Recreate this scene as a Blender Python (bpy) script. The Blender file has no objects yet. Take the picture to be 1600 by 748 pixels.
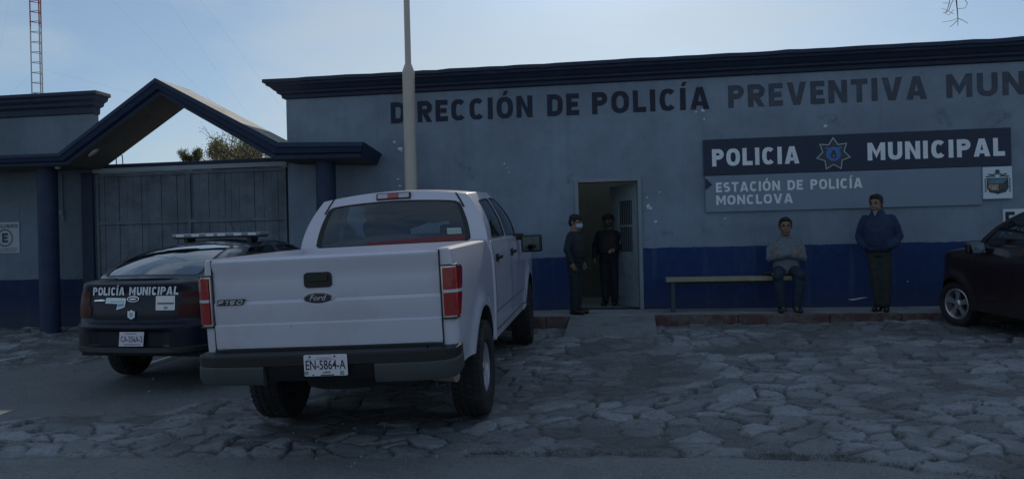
import bpy, bmesh, math, random
import numpy as np
from mathutils import Vector, Matrix, noise
random.seed(7); RNG = np.random.default_rng(5)
SC = bpy.context.scene; COL = SC.collection
PI = math.pi; rad = math.radians

# ---------------------------------------------------------------- objects
def tag(o, label=None, cat=None, group=None, kind=None):
    if label: o['label'] = label
    if cat: o['category'] = cat
    if group: o['group'] = group
    if kind: o['kind'] = kind
    return o
def thing(name, loc=(0,0,0), rot=(0,0,0), label=None, cat=None, group=None):
    o = bpy.data.objects.new(name, None); COL.objects.link(o)
    o.location = loc; o.rotation_euler = rot; o.empty_display_size = .2
    return tag(o, label, cat, group)
class MB:
    def __init__(s): s.v=[]; s.f=[]; s.m=[]
    def add(s, vs, fs, mi=0):
        n=len(s.v); s.v += [tuple(map(float,p)) for p in vs]
        s.f += [tuple(n+i for i in f) for f in fs]; s.m += [mi]*len(fs); return s
    def box(s, x0,x1,y0,y1,z0,z1, mi=0, M=None):
        vs=[(x,y,z) for z in (z0,z1) for y in (y0,y1) for x in (x0,x1)]
        if M is not None: vs=[tuple(M@Vector(p)) for p in vs]
        return s.add(vs,[(0,2,3,1),(4,5,7,6),(0,1,5,4),(2,6,7,3),(0,4,6,2),(1,3,7,5)],mi)
    def tube(s, pts, rs, n=12, mi=0, cap=True):
        pts=[Vector(p) for p in pts]
        if not hasattr(rs,'__len__'): rs=[rs]*len(pts)
        base=len(s.v); up=None
        for i,p in enumerate(pts):
            t=(pts[min(i+1,len(pts)-1)]-pts[max(i-1,0)]).normalized()
            if up is None: up=Vector((0,0,1)) if abs(t.z)<.9 else Vector((1,0,0))
            a=t.cross(up)
            if a.length<1e-5: a=t.cross(Vector((1,.3,.2)))
            a.normalize(); b=a.cross(t).normalized(); up=b
            for k in range(n):
                q=2*PI*k/n; c=p+a*math.cos(q)*rs[i]+b*math.sin(q)*rs[i]; s.v.append(tuple(c))
        for i in range(len(pts)-1):
            for k in range(n):
                s.f.append((base+i*n+k, base+i*n+(k+1)%n, base+(i+1)*n+(k+1)%n, base+(i+1)*n+k)); s.m.append(mi)
        if cap:
            s.f.append(tuple(base+k for k in range(n))[::-1]); s.m.append(mi)
            s.f.append(tuple(base+(len(pts)-1)*n+k for k in range(n))); s.m.append(mi)
        return s
    def prism(s, poly, z0, z1, M=None, mi=0):
        n=len(poly); vs=[(x,y,z0) for x,y in poly]+[(x,y,z1) for x,y in poly]
        if M is not None: vs=[tuple(M@Vector(p)) for p in vs]
        return s.add(vs,[tuple(range(n))[::-1],tuple(range(n,2*n))]+[(i,(i+1)%n,n+(i+1)%n,n+i) for i in range(n)],mi)
    def lathe(s, prof, n=40, M=None, mi=0, close=False):
        # prof (r, x) revolved about the x axis
        vs=[]
        for r,x in prof:
            for k in range(n):
                a=2*PI*k/n; vs.append((x, r*math.cos(a), r*math.sin(a)))
        if M is not None: vs=[tuple(M@Vector(p)) for p in vs]
        fs=[]; L=len(prof)
        for i in range(L if close else L-1):
            j=(i+1)%L
            for k in range(n): fs.append((i*n+k, i*n+(k+1)%n, j*n+(k+1)%n, j*n+k))
        return s.add(vs,fs,mi)
    def ell(s, c, r, M=None, mi=0, nu=16, nv=10):
        vs=[];fs=[]
        for j in range(nv+1):
            th=PI*j/nv
            for i in range(nu):
                ph=2*PI*i/nu; vs.append(Vector((r[0]*math.sin(th)*math.cos(ph), r[1]*math.sin(th)*math.sin(ph), r[2]*math.cos(th))))
        if M is not None: vs=[M@v for v in vs]
        vs=[tuple(v+Vector(c)) for v in vs]
        for j in range(nv):
            for i in range(nu): fs.append((j*nu+i, (j+1)*nu+i, (j+1)*nu+(i+1)%nu, j*nu+(i+1)%nu))
        return s.add(vs,fs,mi)
    def build(s, name, mats, parent=None, smooth=False, bevel=0, seg=2, weld=False, angle=35, recalc=True):
        me=bpy.data.meshes.new(name); me.from_pydata(s.v,[],s.f)
        if not isinstance(mats,(list,tuple)): mats=[mats]
        for m in mats: me.materials.append(m)
        me.polygons.foreach_set('material_index', s.m)
        bm=bmesh.new(); bm.from_mesh(me)
        if weld: bmesh.ops.remove_doubles(bm, verts=bm.verts, dist=1e-4)
        if recalc: bmesh.ops.recalc_face_normals(bm, faces=bm.faces)
        bm.to_mesh(me); bm.free()
        if smooth:
            me.polygons.foreach_set('use_smooth',[True]*len(me.polygons))
            try: me.set_sharp_from_angle(angle=rad(angle))
            except Exception: pass
        me.update()
        o=bpy.data.objects.new(name,me); COL.objects.link(o)
        if parent is not None: o.parent=parent
        if bevel:
            b=o.modifiers.new('bevel','BEVEL'); b.width=bevel; b.segments=seg; b.limit_method='ANGLE'; b.angle_limit=rad(40)
        return o

# ---------------------------------------------------------------- materials
def new_mat(name):
    m=bpy.data.materials.new(name); m.use_nodes=True
    return m, m.node_tree.nodes, m.node_tree.links, m.node_tree.nodes['Principled BSDF']
def mat(name, col, rough=.6, metal=0, var=.12, vscale=3, bump=0, bscale=60, coat=0, spec=.5, dirt=None, dscale=1.5, dlo=.5, dhi=.75, rvar=.0, emis=None):
    m,N,L,P=new_mat(name)
    P.inputs['Roughness'].default_value=rough; P.inputs['Metallic'].default_value=metal
    P.inputs['Coat Weight'].default_value=coat; P.inputs['Coat Roughness'].default_value=.06
    P.inputs['Specular IOR Level'].default_value=spec
    tc=N.new('ShaderNodeTexCoord')
    nz=N.new('ShaderNodeTexNoise'); nz.inputs['Scale'].default_value=vscale; nz.inputs['Detail'].default_value=6; nz.inputs['Roughness'].default_value=.65
    L.new(tc.outputs['Object'],nz.inputs['Vector'])
    mx=N.new('ShaderNodeMix'); mx.data_type='RGBA'
    mx.inputs[6].default_value=(*[c*(1-var*1.6) for c in col],1); mx.inputs[7].default_value=(*[min(1,c*(1+var*1.6)) for c in col],1)
    L.new(nz.outputs['Fac'],mx.inputs[0]); out=mx.outputs[2]
    if dirt:
        n2=N.new('ShaderNodeTexNoise'); n2.inputs['Scale'].default_value=dscale; n2.inputs['Detail'].default_value=8; n2.inputs['Roughness'].default_value=.7
        L.new(tc.outputs['Object'],n2.inputs['Vector'])
        mr=N.new('ShaderNodeMapRange'); mr.inputs[1].default_value=dlo; mr.inputs[2].default_value=dhi; L.new(n2.outputs['Fac'],mr.inputs[0])
        m2=N.new('ShaderNodeMix'); m2.data_type='RGBA'; m2.inputs[7].default_value=(*dirt,1)
        L.new(mr.outputs[0],m2.inputs[0]); L.new(out,m2.inputs[6]); out=m2.outputs[2]
    L.new(out,P.inputs['Base Color'])
    if rvar:
        mr=N.new('ShaderNodeMapRange'); mr.inputs[3].default_value=rough-rvar; mr.inputs[4].default_value=rough+rvar
        L.new(nz.outputs['Fac'],mr.inputs[0]); L.new(mr.outputs[0],P.inputs['Roughness'])
    if bump:
        n3=N.new('ShaderNodeTexNoise'); n3.inputs['Scale'].default_value=bscale; n3.inputs['Detail'].default_value=5
        L.new(tc.outputs['Object'],n3.inputs['Vector'])
        b=N.new('ShaderNodeBump'); b.inputs['Strength'].default_value=bump; b.inputs['Distance'].default_value=.02
        L.new(n3.outputs['Fac'],b.inputs['Height']); L.new(b.outputs[0],P.inputs['Normal'])
    return m
def glass(name, tint, gl=.12, rough=.02):
    m,N,L,P=new_mat(name); N.remove(P); out=N['Material Output']
    t=N.new('ShaderNodeBsdfTransparent'); t.inputs[0].default_value=(*tint,1)
    g=N.new('ShaderNodeBsdfGlossy'); g.inputs[0].default_value=(.9,.95,1,1); g.inputs['Roughness'].default_value=rough
    fr=N.new('ShaderNodeFresnel'); fr.inputs['IOR'].default_value=1.5
    ad=N.new('ShaderNodeMath'); ad.operation='ADD'; ad.inputs[1].default_value=gl; L.new(fr.outputs[0],ad.inputs[0])
    mx=N.new('ShaderNodeMixShader'); L.new(ad.outputs[0],mx.inputs[0]); L.new(t.outputs[0],mx.inputs[1]); L.new(g.outputs[0],mx.inputs[2])
    L.new(mx.outputs[0],out.inputs['Surface']); return m

def wall_mat(name, upper, band, z_right, z_left, xs, grime=True):
    """painted render: grey-blue above, navy dado below (object space z), stains, trowel marks"""
    m,N,L,P=new_mat(name); P.inputs['Roughness'].default_value=.85; P.inputs['Specular IOR Level'].default_value=.25
    tc=N.new('ShaderNodeTexCoord'); sp=N.new('ShaderNodeSeparateXYZ'); L.new(tc.outputs['Object'],sp.inputs[0])
    def noise_(sc,det=6,ro=.6,vec=None):
        n=N.new('ShaderNodeTexNoise'); n.inputs['Scale'].default_value=sc; n.inputs['Detail'].default_value=det; n.inputs['Roughness'].default_value=ro
        L.new(vec or tc.outputs['Object'],n.inputs['Vector']); return n.outputs['Fac']
    def M(op,a,b=None):
        n=N.new('ShaderNodeMath'); n.operation=op
        for i,q in enumerate((a,b)):
            if q is None: continue
            if isinstance(q,(int,float)): n.inputs[i].default_value=q
            else: L.new(q,n.inputs[i])
        return n.outputs[0]
    def mix(f,a,b):
        n=N.new('ShaderNodeMix'); n.data_type='RGBA'
        if isinstance(f,float): n.inputs[0].default_value=f
        else: L.new(f,n.inputs[0])
        for i,q in ((6,a),(7,b)):
            if isinstance(q,tuple): n.inputs[i].default_value=(*q,1)
            else: L.new(q,n.inputs[i])
        return n.outputs[2]
    def mr(v,a,b):
        n=N.new('ShaderNodeMapRange'); n.inputs[1].default_value=a; n.inputs[2].default_value=b; L.new(v,n.inputs[0]); return n.outputs[0]
    side=M('GREATER_THAN',sp.outputs[0],xs)
    zt=M('ADD',M('MULTIPLY',side,z_right-z_left),z_left)
    wob=M('ADD',M('MULTIPLY',M('SUBTRACT',noise_(2.5),.5),.06),M('MULTIPLY',M('SUBTRACT',noise_(22),.5),.025))
    isband=M('LESS_THAN',M('ADD',sp.outputs[2],wob),zt)
    n1=noise_(.7,8,.65); n2=noise_(6,8,.7)
    up=mix(mr(n1,.36,.64),tuple(c*.80 for c in upper),tuple(c*1.16 for c in upper))
    up=mix(M('MULTIPLY',mr(n2,.5,.75),.35),up,tuple(c*.62 for c in upper))
    # rain streaks: noise stretched in z
    mp=N.new('ShaderNodeMapping'); mp.inputs['Scale'].default_value=(5,5,.35); L.new(tc.outputs['Object'],mp.inputs[0])
    st=noise_(1.3,6,.6,mp.outputs[0])
    up=mix(M('MULTIPLY',mr(st,.54,.74),.35),up,tuple(c*.6 for c in upper)); up=mix(M('MULTIPLY',mr(noise_(1.7,3,.5),.64,.70),M('MULTIPLY',mr(n2,.42,.58),.6)),up,tuple(c*.45 for c in upper)); up=mix(M('MULTIPLY',mr(noise_(26,4,.7),.66,.72),.5),up,tuple(c*1.7 for c in upper))
    bd=mix(mr(n2,.3,.7),tuple(c*.8 for c in band),tuple(c*1.2 for c in band))
    bd=mix(M('MULTIPLY',mr(st,.55,.75),.3),bd,tuple(c*.6+.01 for c in upper))
    c=mix(isband,up,bd)
    # splash dirt near the ground with a ragged edge
    low=M('MULTIPLY',mr(M('ADD',sp.outputs[2],M('MULTIPLY',n2,.4)),.85,.45),.35)
    c=mix(low,c,(.09,.085,.08))
    L.new(c,P.inputs['Base Color'])
    b=N.new('ShaderNodeBump'); b.inputs['Strength'].default_value=.5; b.inputs['Distance'].default_value=.012
    h=M('ADD',M('MULTIPLY',noise_(14,8,.7),1.0),M('MULTIPLY',noise_(2.2,4),1.6)); L.new(h,b.inputs['Height']); L.new(b.outputs[0],P.inputs['Normal'])
    return m

GREY=(.215,.262,.325); NAVY=(.022,.046,.138); NAVYT=(.022,.034,.068)
M_wall=wall_mat('painted_wall',GREY,NAVY,1.31,1.19,-.2)
M_wing=wall_mat('painted_wing_wall',(.15,.19,.23),(.018,.034,.085),.98,.98,0)
M_trim=mat('navy_trim',NAVYT,.7,var=.3,vscale=4,bump=.3,bscale=20,dirt=(.05,.055,.06),dscale=3,dlo=.55,dhi=.85)
M_trim2=mat('navy_canopy',(.015,.030,.072),.65,var=.3,vscale=4,bump=.3,bscale=20,dirt=(.045,.06,.08),dscale=3,dlo=.55,dhi=.85)
M_conc=mat('bare_concrete',(.42,.40,.36),.9,var=.25,vscale=5,bump=.6,bscale=30,dirt=(.12,.11,.1),dscale=2)
M_soffit=mat('stained_soffit',(.16,.145,.12),.9,var=.3,vscale=3,bump=.4,bscale=20,dirt=(.07,.06,.05),dscale=1.5,dlo=.4,dhi=.65)
M_side=mat('sidewalk_concrete',(.28,.295,.30),.9,var=.2,vscale=4,bump=.5,bscale=40,dirt=(.10,.10,.10),dscale=2)
M_kerb=mat('worn_red_kerb',(.10,.050,.044),.85,var=.35,vscale=6,bump=.6,bscale=30,dirt=(.14,.13,.12),dscale=4,dlo=.45,dhi=.6)
M_gate=mat('gate_boards',(.13,.155,.185),.7,var=.3,vscale=2,bump=.3,bscale=15,dirt=(.05,.06,.075),dscale=2.5,dlo=.45,dhi=.8)
M_gateb=mat('gate_boards_navy',(.014,.03,.075),.7,var=.3,vscale=2,bump=.3,bscale=15)
M_ghead=mat('gate_header_pale',(.30,.34,.38),.6,var=.15)
M_black=mat('black_plastic',(.012,.013,.014),.5,var=.1,bump=.1,bscale=200)
M_dark=mat('undercarriage',(.015,.015,.015),.8)
M_tyre=mat('tyre_rubber',(.018,.018,.019),.8,var=.3,vscale=8,bump=.4,bscale=50,dirt=(.06,.058,.055),dscale=5,dlo=.5,dhi=.8)
M_rim=mat('alloy_rim',(.55,.56,.58),.35,metal=.8,var=.1)
M_chrome=mat('chrome',(.75,.77,.8),.12,metal=1,var=.03)
M_white=mat('white_car_paint',(.58,.57,.66),.3,var=.03,vscale=1.5,coat=.7,dirt=(.47,.455,.49),dscale=1.6,dlo=.5,dhi=.85)
M_red=mat('red_lens',(.30,.010,.014),.15,var=.15,vscale=10,coat=1)
M_clear=mat('clear_lens',(.6,.6,.62),.12,var=.1,coat=1)
M_bump=mat('bumper_black',(.010,.011,.012),.5,var=.15,bump=.1,bscale=120)
M_pad=mat('bumper_pad_grey',(.055,.065,.065),.55,var=.15,vscale=3)
M_plate=mat('plate_white',(.72,.68,.72),.4,var=.06,vscale=12)
M_ink=mat('plate_ink',(.02,.02,.03),.5)
M_grn=mat('pale_green_ink',(.25,.33,.27),.5)
M_glass=glass('tinted_glass',(.58,.68,.69),.05)
M_glassd=glass('dark_side_glass',(.10,.12,.13),.05)
M_int=mat('dark_interior',(.02,.02,.022),.8)
M_seat=mat('seat_cloth',(.06,.06,.065),.9)
M_pol=mat('police_dark_blue',(.008,.012,.026),.38,var=.1,spec=.25,coat=.18,dirt=(.02,.022,.028),dscale=2,dlo=.5,dhi=.9)
M_poll=mat('police_dark_red_lens',(.05,.006,.006),.4,spec=.2)
M_suv=mat('dark_maroon_paint',(.026,.014,.015),.3,var=.15,coat=.6,dirt=(.035,.03,.028),dscale=2,dlo=.5,dhi=.9)
M_letw=mat('white_lettering',(.76,.78,.86),.6,var=.15,vscale=8)
M_letd=mat('dark_lettering',(.014,.018,.038),.7,var=.4,vscale=5,dirt=(.10,.12,.15),dscale=9,dlo=.6,dhi=.75)
M_letf=mat('flare_paled_lettering',(.055,.068,.092),.7,var=.4,vscale=5,dirt=(.11,.13,.16),dscale=7,dlo=.52,dhi=.8)  # right-hand words: haze of lens flare put into a paler letter colour
M_chip=mat('bare_plaster_chip',(.62,.66,.70),.9,var=.1)
M_pole=mat('flagpole_paint',(.50,.43,.36),.45,var=.08,vscale=2,bump=.1,bscale=30,dirt=(.36,.30,.26),dscale=3,dlo=.55,dhi=.8)

# ---------------------------------------------------------------- text
def text_bm(txt, w, h, bold=.03, ext=.003, spacing=1.0, shear=0):
    """flat text mesh from the built-in font: x right 0..w, y up, cap height h"""
    def mk(t):
        cu=bpy.data.curves.new('t','FONT'); cu.body=t; cu.size=1; cu.offset=bold; cu.extrude=.5; cu.resolution_u=3
        cu.space_character=spacing; cu.shear=shear
        o=bpy.data.objects.new('t',cu); COL.objects.link(o); dg=bpy.context.evaluated_depsgraph_get()
        me=bpy.data.meshes.new_from_object(o.evaluated_get(dg)); v=[tuple(p.co) for p in me.vertices]; f=[tuple(p.vertices) for p in me.polygons]
        bpy.data.objects.remove(o); bpy.data.curves.remove(cu); bpy.data.meshes.remove(me); return v,f
    v0,_=mk('H'); hy=max(p[1] for p in v0); ly=min(p[1] for p in v0)
    v,f=mk(txt); x0=min(p[0] for p in v); x1=max(p[0] for p in v)
    return [((p[0]-x0)/(x1-x0)*w,(p[1]-ly)/(hy-ly)*h,(p[2])*2*ext) for p in v],f
GW={'I':0,'M':.88,'N':.74,'O':.76,'C':.70,'E':.58,'L':.56,'T':.66,'F':.56,'A':.80,'V':.80,'P':.66,'R':.70,'S':.64,'D':.72,'U':.70,'X':.72,'H':.70,'1':.34,'5':.60,'0':.66,'B':.66,' ':.42}
def stroke_text(txt, w, h, t=.21, gap=.13, shear=0, rough=0):
    """painted block capitals built from flat strokes that never overlap; cap height h, total width w"""
    base={'Í':'I','Ó':'O'}; gw=[]
    for c in txt: gw.append(max(GW.get(base.get(c,c),.7),t*1.05) if c!=' ' else .42)
    nat=sum(gw)+gap*(len(txt)-1); k=w/(nat*h); V=[];F=[]; x=0
    def poly(pts):
        n=len(V); V.extend(pts); F.append(tuple(range(n,n+len(pts))))
    def strip(A,B):
        n=len(V); m=len(A); V.extend(A); V.extend(B)
        for i in range(m-1): F.append((n+i,n+i+1,n+m+i+1,n+m+i))
    rect=lambda x0,x1,y0,y1: poly([(x0,y0),(x1,y0),(x1,y1),(x0,y1)])
    for c,g_ in zip(txt,gw):
        W=g_*k; T=t if k>.8 else t*k/.8; T=min(T,t); X=x*k; acc=c in 'ÍÓ'; c=base.get(c,c); q=lambda P:[(X+a,b) for a,b in P]
        s0=len(V)
        def ring(a0,a1,x0,x1,y0,y1,n=22):
            cx=(x0+x1)/2;cy=(y0+y1)/2;a=(x1-x0)/2;b=(y1-y0)/2;A=[];B=[]
            for i in range(n+1):
                th=a0+(a1-a0)*i/n; co,si=math.cos(th),math.sin(th); e=.80
                f=lambda u:math.copysign(abs(u)**e,u)
                A.append((X+cx+a*f(co),cy+b*f(si))); B.append((X+cx+(a-T)*f(co),cy+(b-t*.92)*f(si)))
            strip(A,B)
        def bowl(x0,x1,y0,y1,n=10):
            r=min((y1-y0)/2,(x1-x0)*.75); A=[(x0,y1)];B=[(x0,y1-t)]
            for i in range(n+1):
                th=PI/2-PI*i/n; cy=(y1-r) if i<=n/2 else (y0+r)
                A.append((x1-r+r*math.cos(th),cy+r*math.sin(th)))
                ri=max(r-t,.012); rx=max(r-T,.012); B.append((x1-r+rx*math.cos(th),cy+ri*math.sin(th)))
            A.append((x0,y0));B.append((x0,y0+t)); strip(q(A),q(B))
        if c=='I' : rect(X,X+T,0,1)
        elif c=='1': rect(X+W-T,X+W,0,1); poly(q([(W-T,1),(W-T,.78),(0,.66),(0,.80)]))
        elif c in 'EFL':
            rect(X,X+T,0,1)
            if c!='F': rect(X+T,X+W,0,t)
            if c!='L': rect(X+T,X+W*.9,.5-t/2,.5+t/2); rect(X+T,X+W,1-t,1)
        elif c=='H': rect(X,X+T,0,1); rect(X+W-T,X+W,0,1); rect(X+T,X+W-T,.5-t/2,.5+t/2)
        elif c=='T': rect(X,X+W,1-t,1); rect(X+(W-T)/2,X+(W+T)/2,0,1-t)
        elif c=='N': rect(X,X+T,0,1); rect(X+W-T,X+W,0,1); poly(q([(T,1),(T,.60),(W-T,0),(W-T,.40)]))
        elif c=='M': rect(X,X+T,0,1); rect(X+W-T,X+W,0,1); poly(q([(T,1),(T,.60),(W/2,.12),(W/2,.50)])); poly(q([(W-T,1),(W/2,.50),(W/2,.12),(W-T,.60)]))
        elif c in 'AV':
            D=T*1.10; cx=W/2; P=[(0,0),(D,0),(cx,1-t*1.25),(cx,1),(cx-D*.55,1)]; Q=[(W,0),(cx+D*.55,1),(cx,1),(cx,1-t*1.25),(W-D,0)]
            f=(lambda P:P) if c=='A' else (lambda P:[(a,1-b) for a,b in P])
            poly(q(f(P))); poly(q(f(Q)))
            if c=='A':
                xl=lambda y:D+(cx-D)*y/(1-t*1.25); poly(q([(xl(.17),.17),(W-xl(.17),.17),(W-xl(.36),.36),(xl(.36),.36)]))
        elif c=='X': poly(q([(0,0),(T*1.2,0),(W,1),(W-T*1.2,1)])); poly(q([(W,0),(W/2+T*.6,.43),(W/2,.36),(W-T*1.2,0)])); poly(q([(0,1),(W/2-T*.6,.57),(W/2,.64),(T*1.2,1)]))
        elif c in 'O0': ring(0,2*PI,0,W,0,1,30)
        elif c=='C': ring(rad(42),rad(318),0,W,0,1,22)
        elif c=='D': rect(X,X+T,0,1); bowl(T,W,0,1)
        elif c in 'PR':
            rect(X,X+T,0,1); bowl(T,W,.38,1)
            if c=='R': poly(q([(W-T*1.15,0),(W,0),(T+(W-T)*.55,.38),(T+.02,.38)]))
        elif c=='U':
            rect(X,X+T,.42,1); rect(X+W-T,X+W,.42,1); ring(PI,2*PI,0,W,0,.84,16)
        elif c in 'S5':
            if c=='5': rect(X+T*.2,X+W,1-t,1); rect(X+T*.2,X+T*1.2,.56,1-t)
            P=[]; cxx=W/2; rx=(W-T)/2; ry=(1-t)/4
            if c=='S':
                for i in range(13): th=rad(35)+rad(235)*i/12; P.append((cxx+rx*math.cos(th),1-t/2-ry+ry*math.sin(th)))
            else: P.append((T*.3,.5+t*.05))
            for i in range(13): th=rad(88)-rad(236)*i/12; P.append((cxx+rx*math.cos(th),t/2+ry+ry*math.sin(th)))
            A=[];B=[]
            for i,p in enumerate(P):
                d=Vector(P[min(i+1,len(P)-1)])-Vector(P[max(i-1,0)]); d.normalize(); A.append((p[0]-d.y*T/2,p[1]+d.x*t/2)); B.append((p[0]+d.y*T/2,p[1]-d.x*t/2))
            strip(q(A),q(B))
        elif c=='B': rect(X,X+T,0,1); bowl(T,W,0,.5); bowl(T,W*.95,.5,1)
        if acc: cx=W/2; poly(q([(cx-.10,1.07),(cx+.06,1.07),(cx+.20,1.27),(cx+.0,1.27)]))
        x+=g_+gap
    out=[]
    for a,b in V:
        if rough: a+=rough*noise.noise(Vector((a*9,b*9,1))); b+=rough*noise.noise(Vector((a*9,b*9,7)))
        out.append(((a+shear*b)*h,b*h))
    return out,F
def put_text(mb, txt, x, y, z, w, h, mi=0, face='-y', bold=.03, ext=.0025, shear=0, M=None, spacing=1.0, warp=None, block=None, t=.21, gap=.13, rough=0):
    """lettering standing in the xz plane, front towards -y, lower left corner at (x, y, z)"""
    if block is None: block=all(c in 'IÍÓMNOCELTFAVPRSDUX10 5' for c in txt)
    if block:
        v,f=stroke_text(txt,w,h,t,gap,shear,rough); vs=[(x+a, y-ext, z+b) for a,b in v]
    else:
        v,f=text_bm(txt,w,h,bold,ext,spacing,shear); vs=[(x+a, y-c, z+b) for a,b,c in v]
    if warp: vs=[warp(p) for p in vs]
    if M is not None: vs=[tuple(M@Vector(p)) for p in vs]
    mb.add(vs,f,mi)

# ---------------------------------------------------------------- ground heights
def gz(X,Y):
    s=lambda t:np.where(np.abs(t)<1.5,(t+1.5)**2/6,np.where(t>0,t,0.))
    X=np.asarray(X,float);Y=np.asarray(Y,float)
    gx=s(X+4.5)-4.5; gx=np.minimum(gx,9.)
    gy=np.clip(s(Y+8.)-2.,-2.,6.5)
    return .015*gx+.03*gy+.03*np.clip((Y+3)/2,0,1)*np.clip((X+3)/2,0,1)
def g(x,y): return float(gz(x,y))
# ================================================================= WORLD, SUN, CAMERA
EL=28.2; AZ=0.0
def make_world():
    w=bpy.data.worlds.new('World'); SC.world=w; w.use_nodes=True
    N=w.node_tree.nodes; L=w.node_tree.links; bg=N['Background']
    sky=N.new('ShaderNodeTexSky'); sky.sky_type='NISHITA'; sky.sun_disc=False
    sky.sun_elevation=rad(EL); sky.sun_rotation=rad(AZ); sky.air_density=1.0; sky.dust_density=1.0; sky.ozone_density=1.2; sky.altitude=600
    # thin high cloud veils
    tc=N.new('ShaderNodeTexCoord'); mp=N.new('ShaderNodeMapping'); mp.inputs['Scale'].default_value=(1.0,1.0,3.2); mp.inputs['Rotation'].default_value=(0,rad(12),0)
    L.new(tc.outputs['Generated'],mp.inputs[0])
    nz=N.new('ShaderNodeTexNoise'); nz.inputs['Scale'].default_value=2.2; nz.inputs['Detail'].default_value=7; nz.inputs['Roughness'].default_value=.55; nz.inputs['Distortion'].default_value=.4
    L.new(mp.outputs[0],nz.inputs['Vector'])
    mr=N.new('ShaderNodeMapRange'); mr.inputs[1].default_value=.42; mr.inputs[2].default_value=.72; mr.inputs[4].default_value=.6; L.new(nz.outputs['Fac'],mr.inputs[0])
    mx=N.new('ShaderNodeMix'); mx.data_type='RGBA'; mx.inputs[7].default_value=(3.7,4.15,4.3,1)
    L.new(mr.outputs[0],mx.inputs[0]); gm=N.new('ShaderNodeGamma'); gm.inputs[1].default_value=.62; L.new(sky.outputs[0],gm.inputs[0]); ti=N.new('ShaderNodeMix'); ti.data_type='RGBA'; ti.blend_type='MULTIPLY'; ti.inputs[0].default_value=1; ti.inputs[7].default_value=(.78,.98,1.18,1); L.new(gm.outputs[0],ti.inputs[6]); L.new(ti.outputs[2],mx.inputs[6]); L.new(mx.outputs[2],bg.inputs[0])
    bg.inputs[1].default_value=SKY
    sd=bpy.data.lights.new('sun','SUN'); sd.energy=SUN; sd.angle=rad(.5); sd.color=(1,.93,.82)
    so=bpy.data.objects.new('sun',sd); COL.objects.link(so); so.rotation_euler=(rad(-(90-EL)),0,rad(-AZ)); so.location=(0,20,20)
SKY=.15; SUN=3.2
make_world()
cd=bpy.data.cameras.new('camera'); cam=bpy.data.objects.new('camera',cd); COL.objects.link(cam); SC.camera=cam
cd.lens=27; cd.sensor_width=36; cd.clip_start=.05; cd.clip_end=3000
cam.matrix_world=Matrix.Translation((0,-12.5,1.5))@Matrix.Rotation(rad(8.2),4,'Z')@Matrix.Rotation(PI/2,4,'X')@Matrix.Rotation(rad(-1.35),4,'Z')
SC.view_settings.view_transform='Standard'; SC.view_settings.look='None'; SC.view_settings.gamma=1; SC.view_settings.exposure=EXPO if 'EXPO' in globals() else 0.0
SC.render.resolution_x=1024; SC.render.resolution_y=478
SC.render.engine='CYCLES'

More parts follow.
